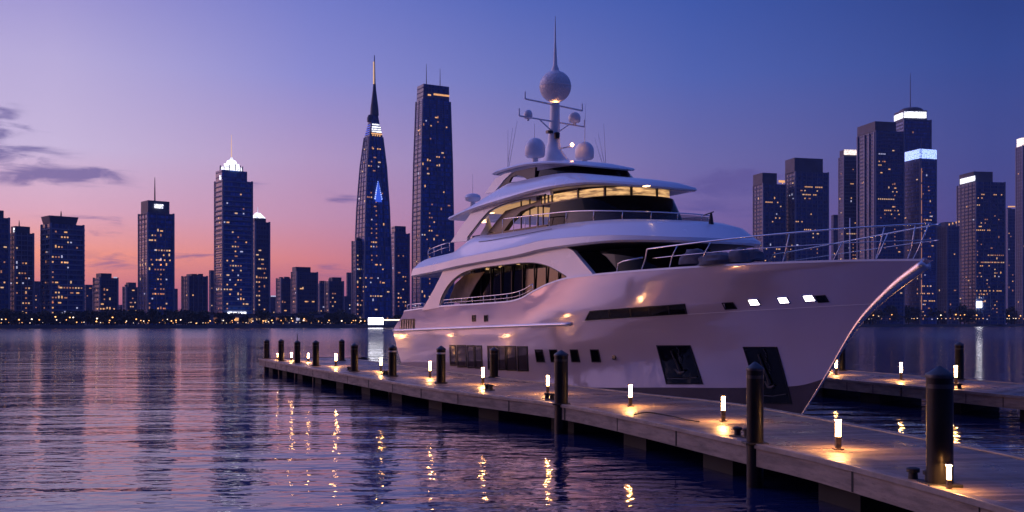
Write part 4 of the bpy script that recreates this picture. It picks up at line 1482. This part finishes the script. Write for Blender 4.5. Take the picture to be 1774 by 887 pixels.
for q_ in ([(1139.5, 600), (1195, 600), (1216, 664), (1156, 664)], [(1290, 603), (1345, 603), (1370, 698), (1318, 698)]):
    Q = [Vector(on_hull(*p_)) for p_ in q_]
    an = MB()  # anchor, chain and bar shapes added to imitate reflected streaks and glints
    an.tube([on_pocket(Q, a_, b_, .09) for a_, b_ in ((.42, .12), (.45, .3), (.5, .5), (.52, .66))], [.03, .035, .05, .08], 8)
    an.tube([on_pocket(Q, a_, b_, .10) for a_, b_ in ((.40, .60), (.46, .70), (.56, .72), (.66, .68))], [.03, .08, .09, .04], 8)
    an.build('anchor', M['polemetal'], Y, 60)
    ch = MB()
    for k in range(9):
        b0_ = .03 + k * .05
        a0_ = .62 + .03 * math.sin(k * 1.3)
        ch.tube([on_pocket(Q, a0_, b0_, .07), on_pocket(Q, a0_ + .02, b0_ + .035, .07)], .022, 6)
    ch.build('chain_glint', M['polemetal'], Y, 60)
    MB().tube([on_pocket(Q, .08, .86, .05), on_pocket(Q, .5, .88, .06), on_pocket(Q, .93, .84, .05)], .03, 6).build('line_glint', M['polemetal'], Y, 60)
for (x0, y0, wd, m_) in ((1297, 520, 18, 'hullamp'), (1348, 516.5, 18, 'hullamp'), (1392, 513, 19, 'hullamp'), (1253, 526, 20, 'glass'), (1415, 514, 17, 'glass')):
    o = patch([(x0, y0), (x0 + wd * .82, y0 - .8), (x0 + wd + 2, y0 + 8), (x0 + 4.5, y0 + 9)], 'hull_light' if m_ == 'hullamp' else 'light_recess', M[m_], frame=M['steel' if m_ == 'hullamp' else 'blackframe'], nu=3, nv=2, fw=.04)
u_, z_ = on_hull(1064, 619)
b0 = half(u_, z_)
pt = MB().lathe([(.13, -.02), (.13, .03), (.09, .04)], 0, 0, 16)
o = pt.build('hull_outlet', M['blackframe'], Y, 40, loc=P(u_, b0, z_))
o.rotation_euler = (R(90), 0, 0)
# rub rail and spray mouldings
rr = []
for i in range(50):
    u = -31.4 + i * (20.6 / 49)
    z = 3.13 + (u + 31.5) / 20 * .44
    rr.append(P(u, half(u, z) + .03, z))
MB().tube(rr, .085, 10).build('rub_rail', M['super'], Y, 180)
MB().tube([(p[0], p[1] - .07, p[2]) for p in rr], .028, 8).build('rub_rail_strip', M['steel'], Y, 180)
rr = []
for i in range(60):
    u = -10 + i * (13.6 / 59)
    z = 3.72 + (u + 10) / 13.6 * .62
    rr.append(P(u, half(u, z) + .004, z))
MB().tube(rr, .014, 6).build('knuckle_line', M['super'], Y, 180)
# stern quarter opening
patch([(697, 553), (719, 552), (719, 570), (692, 570)], 'stern_opening', M['blackframe'], nu=3, nv=3)
for k in range(6):
    x0 = 695 + k * 4
    patch([(x0, 554), (x0 + 1.2, 554), (x0 + .9, 570), (x0 - .6, 570)], 'stern_stanchion', M['steel'], off=.05, nu=1, nv=2)

# ---- superstructure: lofted decks
NP = 46


def ring(ua, un, hw, nl, p_, zf, tail=0.0, wtail=None):
    """plan outline from the near aft corner round the nose to the far aft corner"""
    pts = []
    n1_ = 26
    ue = un - nl
    for i in range(n1_):
        f_ = i / n1_
        u = ua + (ue - ua) * f_
        ww = hw * (1 - tail * max(0, 1 - f_ * 2.2) ** 2)
        pts.append((u, ww))
    for i in range(NP + 1):
        a_ = math.pi * i / NP
        cs, sn = math.cos(a_), math.sin(a_)
        pts.append((ue + nl * abs(sn) ** (2 / p_), hw * math.copysign(abs(cs) ** (2 / p_), cs)))
    for i in range(n1_ - 1, -1, -1):
        f_ = i / n1_
        u = ua + (ue - ua) * f_
        pts.append((u, -hw * (1 - tail * max(0, 1 - f_ * 2.2) ** 2)))
    return [P(u, ww, zf(u) if callable(zf) else zf) for u, ww in pts]


def loft(rings, name, m, parent=Y, caps=(True, True), smooth=35, aft=True):
    mb_ = MB()
    mb_.grid(rings)
    n_ = len(rings[0])
    hN = n_ // 2
    for ci, gi in ((0, 0), (1, len(rings) - 1)):
        if not caps[ci]:
            continue
        o_ = gi * n_
        for i in range(hN - 1):
            q = (o_ + i, o_ + i + 1, o_ + n_ - 2 - i, o_ + n_ - 1 - i)
            mb_.f.append(q if ci == 0 else q[::-1])
    if aft:
        for i in range(len(rings) - 1):
            mb_.f.append((i * n_, (i + 1) * n_, (i + 1) * n_ + n_ - 1, i * n_ + n_ - 1))
    return mb_.build(name, m, parent, smooth)


def soffit(rg, dz, m, name='soffit'):
    mb_ = MB()
    v = [(x_ - .0, y_ * .985, z_ - dz) for x_, y_, z_ in rg]
    n_ = len(v)
    mb_.add(v, [(i, i + 1, n_ - 2 - i, n_ - 1 - i) for i in range(n_ // 2 - 1)])
    return mb_.build(name, m, Y)


# lower windscreen house (main deck) under the visor
loft([ring(-24.0, -5.4, 2.95, 6.0, 2.4, 4.0), ring(-24.0, -6.6, 2.85, 5.6, 2.4, 7.05)], 'main_deck_windows', M['glass'], smooth=50)
for i in range(11):
    u = -22.5 + i * 1.15
    MB().box(u - .018, u + .018, -2.98, -2.9, 4.0, 6.7).build('window_mullion', M['blackframe'], Y)
# coachroof between windscreen and foredeck
loft([ring(-9, 2.2, 2.2, 6, 2.2, 4.9), ring(-9, 2.0, 2.1, 6, 2.2, 5.75), ring(-9, 1.5, 1.8, 6, 2.2, 5.95)], 'coachroof', M['super'])

# big moulded upper deck (visor)
zlo = curve([(-28.6, 6.46), (-25, 6.58), (-21.5, 6.77), (-15.5, 6.98), (-12.4, 7.17), (-8, 7.21), (-3.8, 7.02)])
zup = curve([(-27.3, 7.6), (-23.8, 7.75), (-21, 8.48), (-18.5, 8.42), (-12, 8.42), (-9, 8.40), (-6, 8.25)])
zc = lambda u: zlo(u) + (.56 if u < -13 else .56 - .26 * min(1, (u + 13) / 8))
loft([ring(-28.1, -4.5, 3.75, 7.2, 2.4, lambda u: zlo(u) + .02, tail=.06),
      ring(-28.5, -4.05, 4.12, 7.4, 2.4, zlo, tail=.06),
      ring(-28.6, -3.9, 4.22, 7.4, 2.4, lambda u: zlo(u) + .09, tail=.06),
      ring(-28.4, -3.95, 4.18, 7.4, 2.4, lambda u: zc(u) - .06, tail=.06),
      ring(-28.3, -4.1, 4.11, 7.4, 2.4, zc, tail=.06),
      ring(-27.9, -4.9, 3.93, 7.0, 2.35, lambda u: zc(u) * .55 + zup(u) * .45 + (.12 if u > -10 else .02), tail=.05),
      ring(-27.5, -6.0, 3.68, 6.4, 2.3, lambda u: zc(u) * .2 + zup(u) * .8 + (.10 if u > -10 else .02), tail=.05),
      ring(-27.2, -7.2, 3.45, 5.6, 2.3, zup, tail=.04)], 'upper_deck', M['super'], smooth=32)
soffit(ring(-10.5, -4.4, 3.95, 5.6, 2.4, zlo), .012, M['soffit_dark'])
for side in (1, -1):
    MB().tube([P(u, side * (3.80 + .004 * (u + 27)), .42 * zc(u) + .58 * zup(u) + .07) for u in np.linspace(-20, -12.5, 24)], .014, 6).build('trim_line', M['soffit_dark'], Y, 180)

# side shell with the long saloon opening


def shell(outer, holes, w0, w1, zr, th, name, m, parent=Y, mirror=True):
    """flat panel with openings given as (u, z), leaning from half-breadth w0 at zr[0] to w1 at zr[1]"""
    from mathutils.geometry import tessellate_polygon
    polys = [[Vector((u, z, 0)) for u, z in p_] for p_ in [outer] + holes]
    tris = tessellate_polygon(polys)
    flat = [q for p_ in polys for q in p_]
    wf = lambda z: w0 + (w1 - w0) * (z - zr[0]) / (zr[1] - zr[0])
    import bmesh
    o = None
    for side in ((-1, 1) if mirror else (1,)):
        mb_ = MB()
        n_ = len(flat)
        vs = [P(q.x, side * wf(q.y), q.y) for q in flat] + [P(q.x, side * (wf(q.y) - th), q.y) for q in flat]
        fs = []
        for t_ in tris:
            fs.append(tuple(t_))
            fs.append(tuple(n_ + i for i in t_[::-1]))
        o_ = 0
        for p_ in polys:
            k_ = len(p_)
            for i in range(k_):
                fs.append((o_ + i, o_ + (i + 1) % k_, n_ + o_ + (i + 1) % k_, n_ + o_ + i))
            o_ += k_
        mb_.add(vs, fs)
        o = mb_.build(name, m, parent, 35)
        bm = bmesh.new()
        bm.from_mesh(o.data)
        bmesh.ops.recalc_face_normals(bm, faces=bm.faces)
        bm.to_mesh(o.data)
        bm.free()
    return o


def smooth_uz(pts, n_=6):
    return [(q.x, q.y) for q in spline([(a_, b_, 0) for a_, b_ in pts], n_)]


A = lambda x, y, w_=4.05: at(x, y, w_)
op_top = smooth_uz([A(763, 527), A(766, 514), A(775, 496), A(787, 482), A(802, 472), A(825, 465), A(870, 459), A(915, 455), A(945, 460), A(966, 470), A(981, 479)], 5)
op_bot = [(u, sheer(u) - .04) for u in np.linspace(op_top[-1][0], op_top[0][0], 24)]
# one outline: up the aft buttress, along the soffit, down the forward pillar, back under the opening
outer = [A(733, 538), A(752, 501), A(766, 470)] + [(u, zlo(u) + .05) for u in np.linspace(-23.6, -11.2, 14)] + [A(990, 434), A(1026, 474)] + [(u, sheer(u) - .06) for u in np.linspace(-8.8, op_top[-1][0] + .15, 5)] + \
        op_top[::-1] + [(op_top[0][0], sheer(op_top[0][0]) - .06)]
shell(outer, [], 4.13, 4.0, (4.5, 6.6), .22, 'side_shell', M['super'])
# opening edge trim (dark seal)
MB().tube([P(u, 4.13 - .062 * (z - 4.5) - .02, z) for u, z in op_top], .03, 6).build('opening_trim', M['blackframe'], Y, 180)
sp_ = [at(x, y, 3.3) for x, y in ((776, 524), (788, 492), (806, 476), (838, 471), (824, 492), (806, 526))]
shell(sp_, [], 3.3, 3.3, (4.5, 6.6), .06, 'aft_screen', M['interior'], mirror=False)
# saloon interior backing behind the aft glass and its ceiling lamps
for (x0, y0) in ((810, 477), (832, 470), (862, 467), (900, 461), (925, 459)):
    u_, z_ = at(x0, y0, 3.5)
    MB().lathe([(.10, 0), (.10, .03)], 0, 0, 12).build('downlight', M['spot'], Y, loc=P(u_, 3.5, zlo(u_) - .03))


def rail(pts, posts, name='hand_rail', r=.022, mids=0, dz=.0, parent=Y):
    """pts: (u, w, z_top, z_base) along the rail"""
    o = MB().tube([P(u, w_, z) for u, w_, z, _ in pts], r, 8).build(name, M['steel'], parent, 180)
    for k in range(mids):
        f_ = (k + 1) / (mids + 1)
        MB().tube([P(u, w_, zb + (z - zb) * (1 - f_)) for u, w_, z, zb in pts], r * .6, 6).build('rail_wire', M['steel'], o, 180)
    for i in posts:
        u, w_, z, zb = pts[i]
        MB().tube([P(u - dz, w_, zb), P(u, w_, z)], r * .85, 6).build('stanchion', M['steel'], o, 180)
    return o


# rail along the saloon side deck
pts = []
for i in range(25):
    u = -24.1 + i * (10.2 / 24)
    pts.append((u, 4.08, max(sheer(u) + .35 + .10 * i / 24, sheer(u) + .12), sheer(u)))
rail(pts, range(0, 25, 3), mids=1)
# bow rails, both sides
for side in (1, -1):
    pts = []
    for i in range(49):
        u = -5.3 + i * (11.3 / 48)
        b1 = half(min(u, 5.9), sheer(u)) - .12
        f_ = i / 48
        hgt = .90 + .35 * f_
        lean = .10 + .25 * f_
        wv = b1 + lean if u < 4.5 else max(.05, (half(min(u, 5.95), 5.8) + .2))
        pts.append((u + .15 * f_, side * wv, sheer(u) + hgt, sheer(u)))
    pts = [(-5.75, side * (half(-5.75, 5.8) - .12), sheer(-5.75) + .05, sheer(-5.75)), (-5.5, side * (half(-5.5, 5.8) - .1), sheer(-5.5) + .5, sheer(-5.5))] + pts
    o = MB().tube([P(*p_[:3]) for p_ in pts], .030, 8).build('bow_rail', M['steel'], Y, 180)
    MB().tube([P(u, side * (abs(w_) - .06), zb + (z - zb) * .55) for u, w_, z, zb in pts[3:]], .016, 6).build('rail_wire', M['steel'], o, 180)
    for u0 in ((-4.2, -2.6, .9, 4.2, 5.2) if side > 0 else (-1.0, 2.2, 4.8)):
        i = int((u0 + .8 + 5.3) / 11.6 * 48) + 2
        i = min(i, len(pts) - 1)
        b1 = max(.03, half(u0, sheer(u0) - .05) - .1)
        MB().tube([P(u0, side * b1, sheer(u0)), P(u0 + .25, side * (b1 + .06), sheer(u0) + .45), P(*pts[i][:3])], .022, 7).build('stanchion', M['steel'], o, 180)
MB().tube([P(6.12, w_, 7.03) for w_ in (.32, .15, -.15, -.32)], .03, 8).build('bow_rail', M['steel'], Y, 180)
# short grab rail aft of the bow rail
w1_ = half(-7, 5.8) - .1
MB().tube([P(-7.3, w1_, 5.8), P(-7.15, w1_, 6.25), P(-6.8, w1_, 6.33), P(-5.4, w1_, 6.42)], .028, 8).build('grab_rail', M['steel'], Y, 180)
MB().tube([P(2.4, 0, 5.9), P(2.4, 0, 7.6)], [.03, .02], 8).build('jack_staff', M['super'], Y, 180)


def lump(name, px_, py_, w_, rx_, ry_, rz_, m, seed):
    u_, z_ = at(px_, py_, w_)
    q = random.Random(seed)
    mb_ = MB()
    n1_, n2_ = 10, 16
    for i in range(n1_ + 1):
        ph = math.pi / 2 * i / n1_
        for k in range(n2_):
            th_ = 2 * math.pi * k / n2_
            rr_ = 1 + q.uniform(-.10, .10)
            mb_.v.append((rx_ * math.cos(ph) ** .6 * math.cos(th_) * rr_, ry_ * math.cos(ph) ** .6 * math.sin(th_) * rr_, rz_ * math.sin(ph) * rr_))
    for i in range(n1_):
        for k in range(n2_):
            mb_.f.append((i * n2_ + k, i * n2_ + (k + 1) % n2_, (i + 1) * n2_ + (k + 1) % n2_, (i + 1) * n2_ + k))
    return mb_.build(name, m, Y, 60, loc=P(u_, w_, z_))


lump('deck_cover', 1245, 460, 2.4, 1.0, .8, .5, M['fabric'], 1)
lump('deck_cover', 1282, 455, 2.2, .55, .5, .55, M['fabric'], 2)
lump('deck_cover', 1303, 452, 1.8, .5, .5, .45, M['fabric'], 3)
lump('deck_cover', 1205, 458, 2.6, .8, .6, .6, M['fabric'], 4)

# ---- upper house (bridge deck)
loft([ring(-14.4, -8.5, 2.95, 4.7, 2.3, 8.2), ring(-14.2, -9.4, 2.85, 4.6, 2.3, 9.66)], 'bridge_windows', M['darkglass'], smooth=50)
rg = ring(-15.6, -9.6, 2.80, 4.5, 2.3, 0.0)
stops_ = list(range(8, len(rg) // 2 + 12, 6))
for i0, i1 in zip(stops_[:-1], stops_[1:]):
    seg_ = rg[i0:i1 + 1]
    MB().grid([[(x_, y_, 9.70) for x_, y_, _ in seg_], [(x_ - .04, y_ * .995, 10.10) for x_, y_, _ in seg_]]).build('lit_window', M['gold'], Y, 60)
    x_, y_, _ = seg_[0]
    MB().box(x_ - .05, x_ + .05, y_ - .05, y_ + .05, 9.66, 10.2).build('window_mullion', M['blackframe'], Y)
loft([ring(-15.7, -9.7, 2.77, 4.5, 2.3, 9.66), ring(-15.7, -9.7, 2.77, 4.5, 2.3, 10.3)], 'bridge_upper_band', M['blackframe'], smooth=50)
loft([ring(-15.7, -9.45, 2.86, 4.6, 2.3, 9.64), ring(-15.7, -9.45, 2.86, 4.6, 2.3, 9.70)], 'bridge_sill', M['blackframe'], smooth=50)

ze = curve([(-24.4, 9.72), (-20.5, 9.98), (-17.5, 10.12), (-14, 10.25), (-11, 10.2), (-8, 9.85)])
zr_ = curve([(-23.4, 10.1), (-20, 10.98), (-18.5, 11.2), (-14, 11.14), (-10, 10.6)])
loft([ring(-24.6, -8.6, 3.2, 5.8, 2.4, lambda u: ze(u) + .02, tail=.12),
      ring(-24.9, -8.25, 3.55, 6.0, 2.4, ze, tail=.12),
      ring(-25.0, -8.1, 3.65, 6.0, 2.4, lambda u: ze(u) + .09, tail=.12),
      ring(-24.9, -8.2, 3.60, 6.0, 2.4, lambda u: ze(u) + .20, tail=.12),
      ring(-24.3, -9.0, 3.30, 5.6, 2.35, lambda u: ze(u) * .5 + zr_(u) * .5 + .08, tail=.12),
      ring(-23.2, -10.6, 2.7, 5.0, 2.3, zr_, tail=.1)], 'bridge_roof', M['super'], smooth=32)
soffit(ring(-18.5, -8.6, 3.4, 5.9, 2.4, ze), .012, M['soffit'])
mb_ = MB()
cl_ = [(u, ze(u) - .05) for u in np.linspace(-21.6, -17.2, 8)]
mb_.grid([[P(u, w_, z) for u, z in cl_] for w_ in (2.6, 1.2, 0, -1.2, -2.6)])
mb_.build('lounge_ceiling', M['ceil'], Y)
B_ = lambda x, y, w_=3.35: at(x, y, w_)
o2_top = smooth_uz([B_(812, 411), B_(822, 397), B_(836, 378), B_(851, 363), B_(880, 351), B_(915, 342), B_(945, 337)], 5)
outer = [B_(783, 420), B_(800, 392), B_(816, 368)] + [(u, ze(u) + .04) for u in np.linspace(-21.6, -13.6, 10)] + [B_(953, 338)] + o2_top[::-1] + [B_(811, 418)]
shell(outer, [], 3.45, 3.3, (8.2, 10.2), .18, 'bridge_side_shell', M['super'])
MB().tube([P(u, 3.45 - .075 * (z - 8.2) - .01, z) for u, z in o2_top], .035, 6).build('opening_trim', M['blackframe'], Y, 180)
# dark arch pillar, glass mullions and a bulkhead that glows in place of lamplight, on the aft lounge
ar = [at(x, y, 2.8) for x, y in ((846, 402), (858, 386), (866, 375.5), (875, 365), (899, 357.5), (920.5, 352), (942, 344), (957, 341), (957, 349), (940, 349), (922, 357.5), (902, 366), (884, 384), (872, 402))]
shell(ar, [], 2.85, 2.75, (8.2, 10.2), .3, 'arch_pillar', M['blackframe'])
for x in (903, 918, 932, 941):
    ua_, za_ = at(x, 396, 2.6)
    for sd in (1, -1):
        MB().box(ua_ - .03, ua_ + .03, -.03, .03, 8.2, ze(ua_)).build('window_post', M['blackframe'], Y, loc=(0, -2.6 * sd, 0))
ua_, za_ = at(817, 404, -1.4)
ub_, zb_ = at(846, 404, -1.4)
MB().box(ua_, ub_, 1.35, 1.5, 8.3, 9.3).build('glow_bulkhead', M['gold'], Y)
MB().box(-22.5, -14.5, -2.9, -2.8, 8.2, 8.62).build('lounge_bulwark', M['blackframe'], Y)
MB().box(-19.8, -18.4, -1.6, 1.6, 8.25, 8.85).build('lounge_sofa', M['fabric'], Y, bevel=.08)
um = MB().lathe([(.75, 0), (.5, .25), (.2, .75), (.03, 1.25)], 0, 0, 10)
u_, z_ = at(846, 409, 2.6)
um.build('furled_cover', M['dome'], Y, 40, loc=P(u_, 2.6, 8.3))
for (x0, y0, w_) in ((852, 377, 2.2), (838, 372, 1.0), (1120, 343, 2.0)):
    u_, z_ = at(x0, y0, w_)
    MB().box(-.16, .16, -.09, .09, -.05, -.02).build('downlight', M['spot'], Y, loc=P(u_, w_, ze(u_) - .01))
# upper deck rail with wind-screen glass round the front
ptsr = ring(-18.6, -6.9, 3.38, 5.6, 2.3, curve([(-18.6, 9.2), (-12, 9.0), (-7, 8.62)]))
for i_, (sel, nm) in enumerate(((ptsr[2:len(ptsr) - 2], 'upper_rail'),)):
    o = MB().tube(sel, .028, 8).build(nm, M['steel'], Y, 180)
    for i in range(0, len(sel), 5):
        x_, y_, z_ = sel[i]
        MB().tube([(x_ - .1, y_ * .99, 8.2), (x_, y_, z_)], .02, 6).build('stanchion', M['steel'], o, 180)
gsm = bpy.data.materials.new('smoked_screen')
gsm.use_nodes = True
h, b = nodes_of(gsm)
b.inputs['Base Color'].default_value = (.05, .06, .09, 1)
b.inputs['Roughness'].default_value = .04
b.inputs['Alpha'].default_value = .62
scn = MB()
mid = len(ptsr) // 2
sel = ptsr[mid - 22:mid + 23]
scn.grid([[(x_ * 1.0, y_, 8.2) for x_, y_, _ in sel], [(x_ - .12, y_ * .985, z_ - .04) for x_, y_, z_ in sel]])
scn.build('wind_screen', gsm, Y, 60)
u_, z_ = at(1232, 386, 0)
MB().tube([P(u_, 0, 8.0), P(u_, 0, 8.5)], [.12, .05], 8).tube([P(u_ - .5, 0, 8.45), P(u_ + .15, 0, 8.55)], .03, 6).build('search_light', M['blackframe'], Y, 40)

# ---- fly bridge and hardtop
loft([ring(-17.2, -12.2, 2.38, 4.0, 2.2, 11.0), ring(-17.0, -12.9, 2.3, 4.0, 2.2, 11.62)], 'fly_windows', M['darkglass'], smooth=50)
zh = curve([(-21.2, 11.98), (-18, 11.98), (-15, 11.78), (-12.2, 11.3)])
loft([ring(-20.8, -13.0, 2.3, 4.4, 2.3, lambda u: zh(u) - .02, tail=.12),
      ring(-21.1, -12.5, 2.58, 4.6, 2.3, zh, tail=.12),
      ring(-21.2, -12.4, 2.66, 4.6, 2.3, lambda u: zh(u) + .07, tail=.12),
      ring(-21.1, -12.5, 2.60, 4.6, 2.3, lambda u: zh(u) + .15, tail=.12),
      ring(-19.8, -13.8, 1.9, 4.2, 2.3, lambda u: zh(u) + .27, tail=.1)], 'hardtop', M['super'], smooth=32)
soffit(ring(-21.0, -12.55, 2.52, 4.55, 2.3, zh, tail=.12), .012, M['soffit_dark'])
C_ = lambda x, y, w_=2.5: at(x, y, w_)
shell([C_(840, 335), C_(857, 309), C_(875, 300), C_(886, 298), C_(872, 312), C_(856, 333)], [], 2.5, 2.45, (11, 12), .15, 'hardtop_pillar', M['super'])
shell([C_(859, 332), C_(874, 311), C_(889, 297), C_(925, 289), C_(925, 312), C_(900, 316), C_(880, 324)], [[C_(880, 316), C_(884, 307), C_(893, 303), C_(905, 306), C_(912, 311), C_(897, 314)]], 2.46, 2.41, (11, 12), .12, 'fly_side_frame', M['soffit_dark'])

# ---- mast
um_, _ = at(962, 270, 0)
zz0 = 12.15
ms = empty('radar_mast', P(um_, 0, 0))
ms.parent = Y
mb_ = MB()
rings = []
for z, ua, ub, hw in ((12.05, -2.0, 1.9, .75), (12.6, -1.5, 1.0, .6), (13.2, -.75, .3, .42), (13.6, -.5, .2, .34), (14.8, -.38, .26, .27), (15.75, -.32, .24, .24)):
    rr_ = []
    for k in range(20):
        a_ = 2 * math.pi * k / 20
        rr_.append(((ua + ub) / 2 + (ub - ua) / 2 * math.cos(a_), hw * math.sin(a_), z))
    rings.append(rr_ + rr_[:1])
mb_.grid(rings)
mb_.build('mast_column', M['dome'], ms, 60)
sph = bpy.data.materials.new('faceted_radome')
sph.use_nodes = True
h, b = nodes_of(sph)
b.inputs['Base Color'].default_value = (.80, .76, .76, 1)
b.inputs['Roughness'].default_value = .28
b.inputs['Metallic'].default_value = .1
t = h.n('ShaderNodeTexCoord')
vo = h.n('ShaderNodeTexVoronoi', feature='DISTANCE_TO_EDGE')
h.put(vo.inputs['Vector'], t.outputs['Object'])
vo.inputs['Scale'].default_value = 7
bp = h.n('ShaderNodeBump')
bp.inputs['Strength'].default_value = .8
bp.inputs['Distance'].default_value = .04
h.put(bp.inputs['Height'], h.rng(vo.outputs['Distance'], 0, .12))
h.put(b.inputs['Normal'], bp.outputs[0])
rS = 27.0 * 57.5 / F
zs = at(962, 150, 0)[1]
MB().lathe([(max(.02, rS * math.sin(math.pi * i / 24)), -rS * math.cos(math.pi * i / 24)) for i in range(25)], 0, 0, 36).build('radome_ball', sph, ms, 180, loc=(0, 0, zs))
MB().lathe([(rS * 1.012, -.03), (rS * 1.012, .03)], 0, 0, 36).build('ball_seam', M['dome'], ms, 180, loc=(0, 0, zs))
ztop = at(962, 28, 0)[1]
MB().lathe([(.24, zs + rS - .04), (.2, zs + rS + .12), (.12, zs + rS + .3), (.09, zs + rS + .8), (.05, zs + rS + 1.6), (.035, ztop - .6), (.012, ztop)], 0, 0, 10).build('spire', M['dome'], ms, 60)
MB().lathe([(.14, 0), (.14, .05), (.1, .08)], 0, 0, 12).build('mast_lamp', M['mastlamp'], ms, 60, loc=(0, -.0, zs - rS - .02 - .1))
MB().lathe([(.02, -.11), (.11, 0), (.02, .11)], 0, 0, 12).build('mast_lamp', M['mastlamp'], ms, 60, loc=(.55, 0.75, at(995, 242, 0)[1]))
MB().tube([(.1, 0, at(995, 242, 0)[1] - .25), (.5, .7, at(995, 242, 0)[1] - .1)], .04, 6).build('lamp_bracket', M['dome'], ms, 60)
# spreaders: run athwartships
for (xa_, ya_, xb_, yb_, r_) in ((910, 178, 1010, 186, .05), (900, 208, 1014, 214, .045)):
    wA, wB = (962 - xa_) * 57.5 / F / .87, -(xb_ - 962) * 57.5 / F / .87
    za_, zb_ = at(962, ya_, 0)[1], at(962, yb_, 0)[1]
    MB().tube([(0, -wA, za_), (0, -wB, zb_)], r_, 8).build('spreader', M['dome'], ms, 60)
    for wv, z_ in ((wA, za_), (wB, zb_)):
        MB().tube([(0, -wv, z_), (0, -wv, z_ + .4)], [.05, .03], 6).build('antenna_stub', M['dome'], ms, 60)
z2_ = at(962, 211, 0)[1]
for wv in (1.0, -1.0):
    MB().tube([(0, -wv, z2_), (0, -wv * .2, z2_ - .55)], .035, 6).build('spreader_brace', M['dome'], ms, 60)


def radome(wv, uoff, px_y_top, px_y_bot, rad, name='satellite_dome', ref=0):
    pxx = 962 - wv * .87 * F / 57.5
    zt_, zb_ = at(pxx, px_y_top, wv)[1], at(pxx, px_y_bot, wv)[1]
    hgt = zt_ - zb_
    r_ = rad
    prof = [(r_ * .30, zb_), (r_ * .28, zb_ + hgt * .16), (r_ * .82, zb_ + hgt * .20), (r_ * .97, zb_ + hgt * .28), (r_, zb_ + hgt * .55)]
    for i in range(1, 8):
        a_ = math.pi / 2 * i / 7
        prof.append((max(.02, r_ * math.cos(a_)), zb_ + hgt * .55 + hgt * .45 * math.sin(a_)))
    return MB().lathe(prof, uoff, -wv, 28).build(name, M['dome'], ms, 50)


wa = (962 - 927) * 57.5 / F / .87
radome(wa, .0, 239, 281, .56)
radome(-(1014 - 962) * 57.5 / F / .87, .0, 245, 283, .54)
radome(-(996 - 962) * 57.5 / F / .87, .0, 194, 216, .34)
radome((962 - 915) * 57.5 / F / .87, .0, 190, 209, .24)
MB().box(-.12, .12, -.55, .12, 14.05, 14.2).build('radar_bar', M['blackframe'], ms)
MB().lathe([(.14, 13.75), (.16, 14.05), (.1, 14.1)], .25, -.05, 12).build('radar_motor', M['blackframe'], ms, 50)
# whips and stays
for (x0, y0, x1, y1, wv) in ((879, 286, 888, 222, 1.9), (881, 286, 896, 210, 1.9), (1049, 286, 1036, 230, -1.7), (1046, 284, 1030, 240, -1.5), (1050, 286, 1046, 215, -1.9), (880, 285, 880, 225, 2.0), (1013, 245, 1014, 180, -1.6), (926, 240, 926, 214, 1.2)):
    ua_, za_ = at(x0, y0, wv)
    ub_, zb_ = at(x1, y1, wv)
    MB().tube([P(ua_, wv, za_ - .2), P(ub_, wv, zb_)], [.02, .009], 5).build('whip_antenna', M['dome'], Y, 180)
# aft satellite dome on the bridge roof
u_, z_ = at(819, 350, 1.2)
MB().lathe([(.16, -.9), (.16, 0), (.42, .08), (.5, .25), (.42, .42), (.2, .5), (.02, .52)], 0, 0, 24).build('satellite_dome', M['dome'], Y, 50, loc=P(u_, 1.2, z_))
MB().tube([P(u_, 1.2, z_ + .5), P(u_, 1.2, z_ + 1.7)], [.015, .008], 5).build('whip_antenna', M['dome'], Y, 180)
# aft rails on upper deck and main deck
pts = [(*(lambda q: (q[0], 3.5, q[1], q[1] - .5))(at(x_, y_, 3.5)),) for x_, y_ in ((742, 434), (752, 429), (765, 424), (779, 420))]
rail(pts, range(4), mids=1, r=.025)
pts = [(*(lambda q: (q[0], 3.9, q[1], q[1] - .42))(at(x_, y_, 3.9)),) for x_, y_ in ((706, 528), (716, 527), (726, 526), (735, 525))]
rail(pts, range(4), mids=1, r=.025)

hm_ = bpy.data.materials.new('evening_haze')
hm_.use_nodes = True
h = NT(hm_.node_tree)
pv = h.n('ShaderNodeVolumePrincipled')
pv.inputs['Color'].default_value = (.62, .74, 1, 1)
pv.inputs['Density'].default_value = .00008
pv.inputs['Anisotropy'].default_value = 0.0
ho = h.n('ShaderNodeOutputMaterial')
h.t.links.new(pv.outputs[0], ho.inputs['Volume'])
hz = MB().box(-1720, 1720, -320, 1520, -3.2, 330).build('haze', hm_)
tag(hz, kind='stuff')

print('OBJECTS', len(bpy.data.objects))
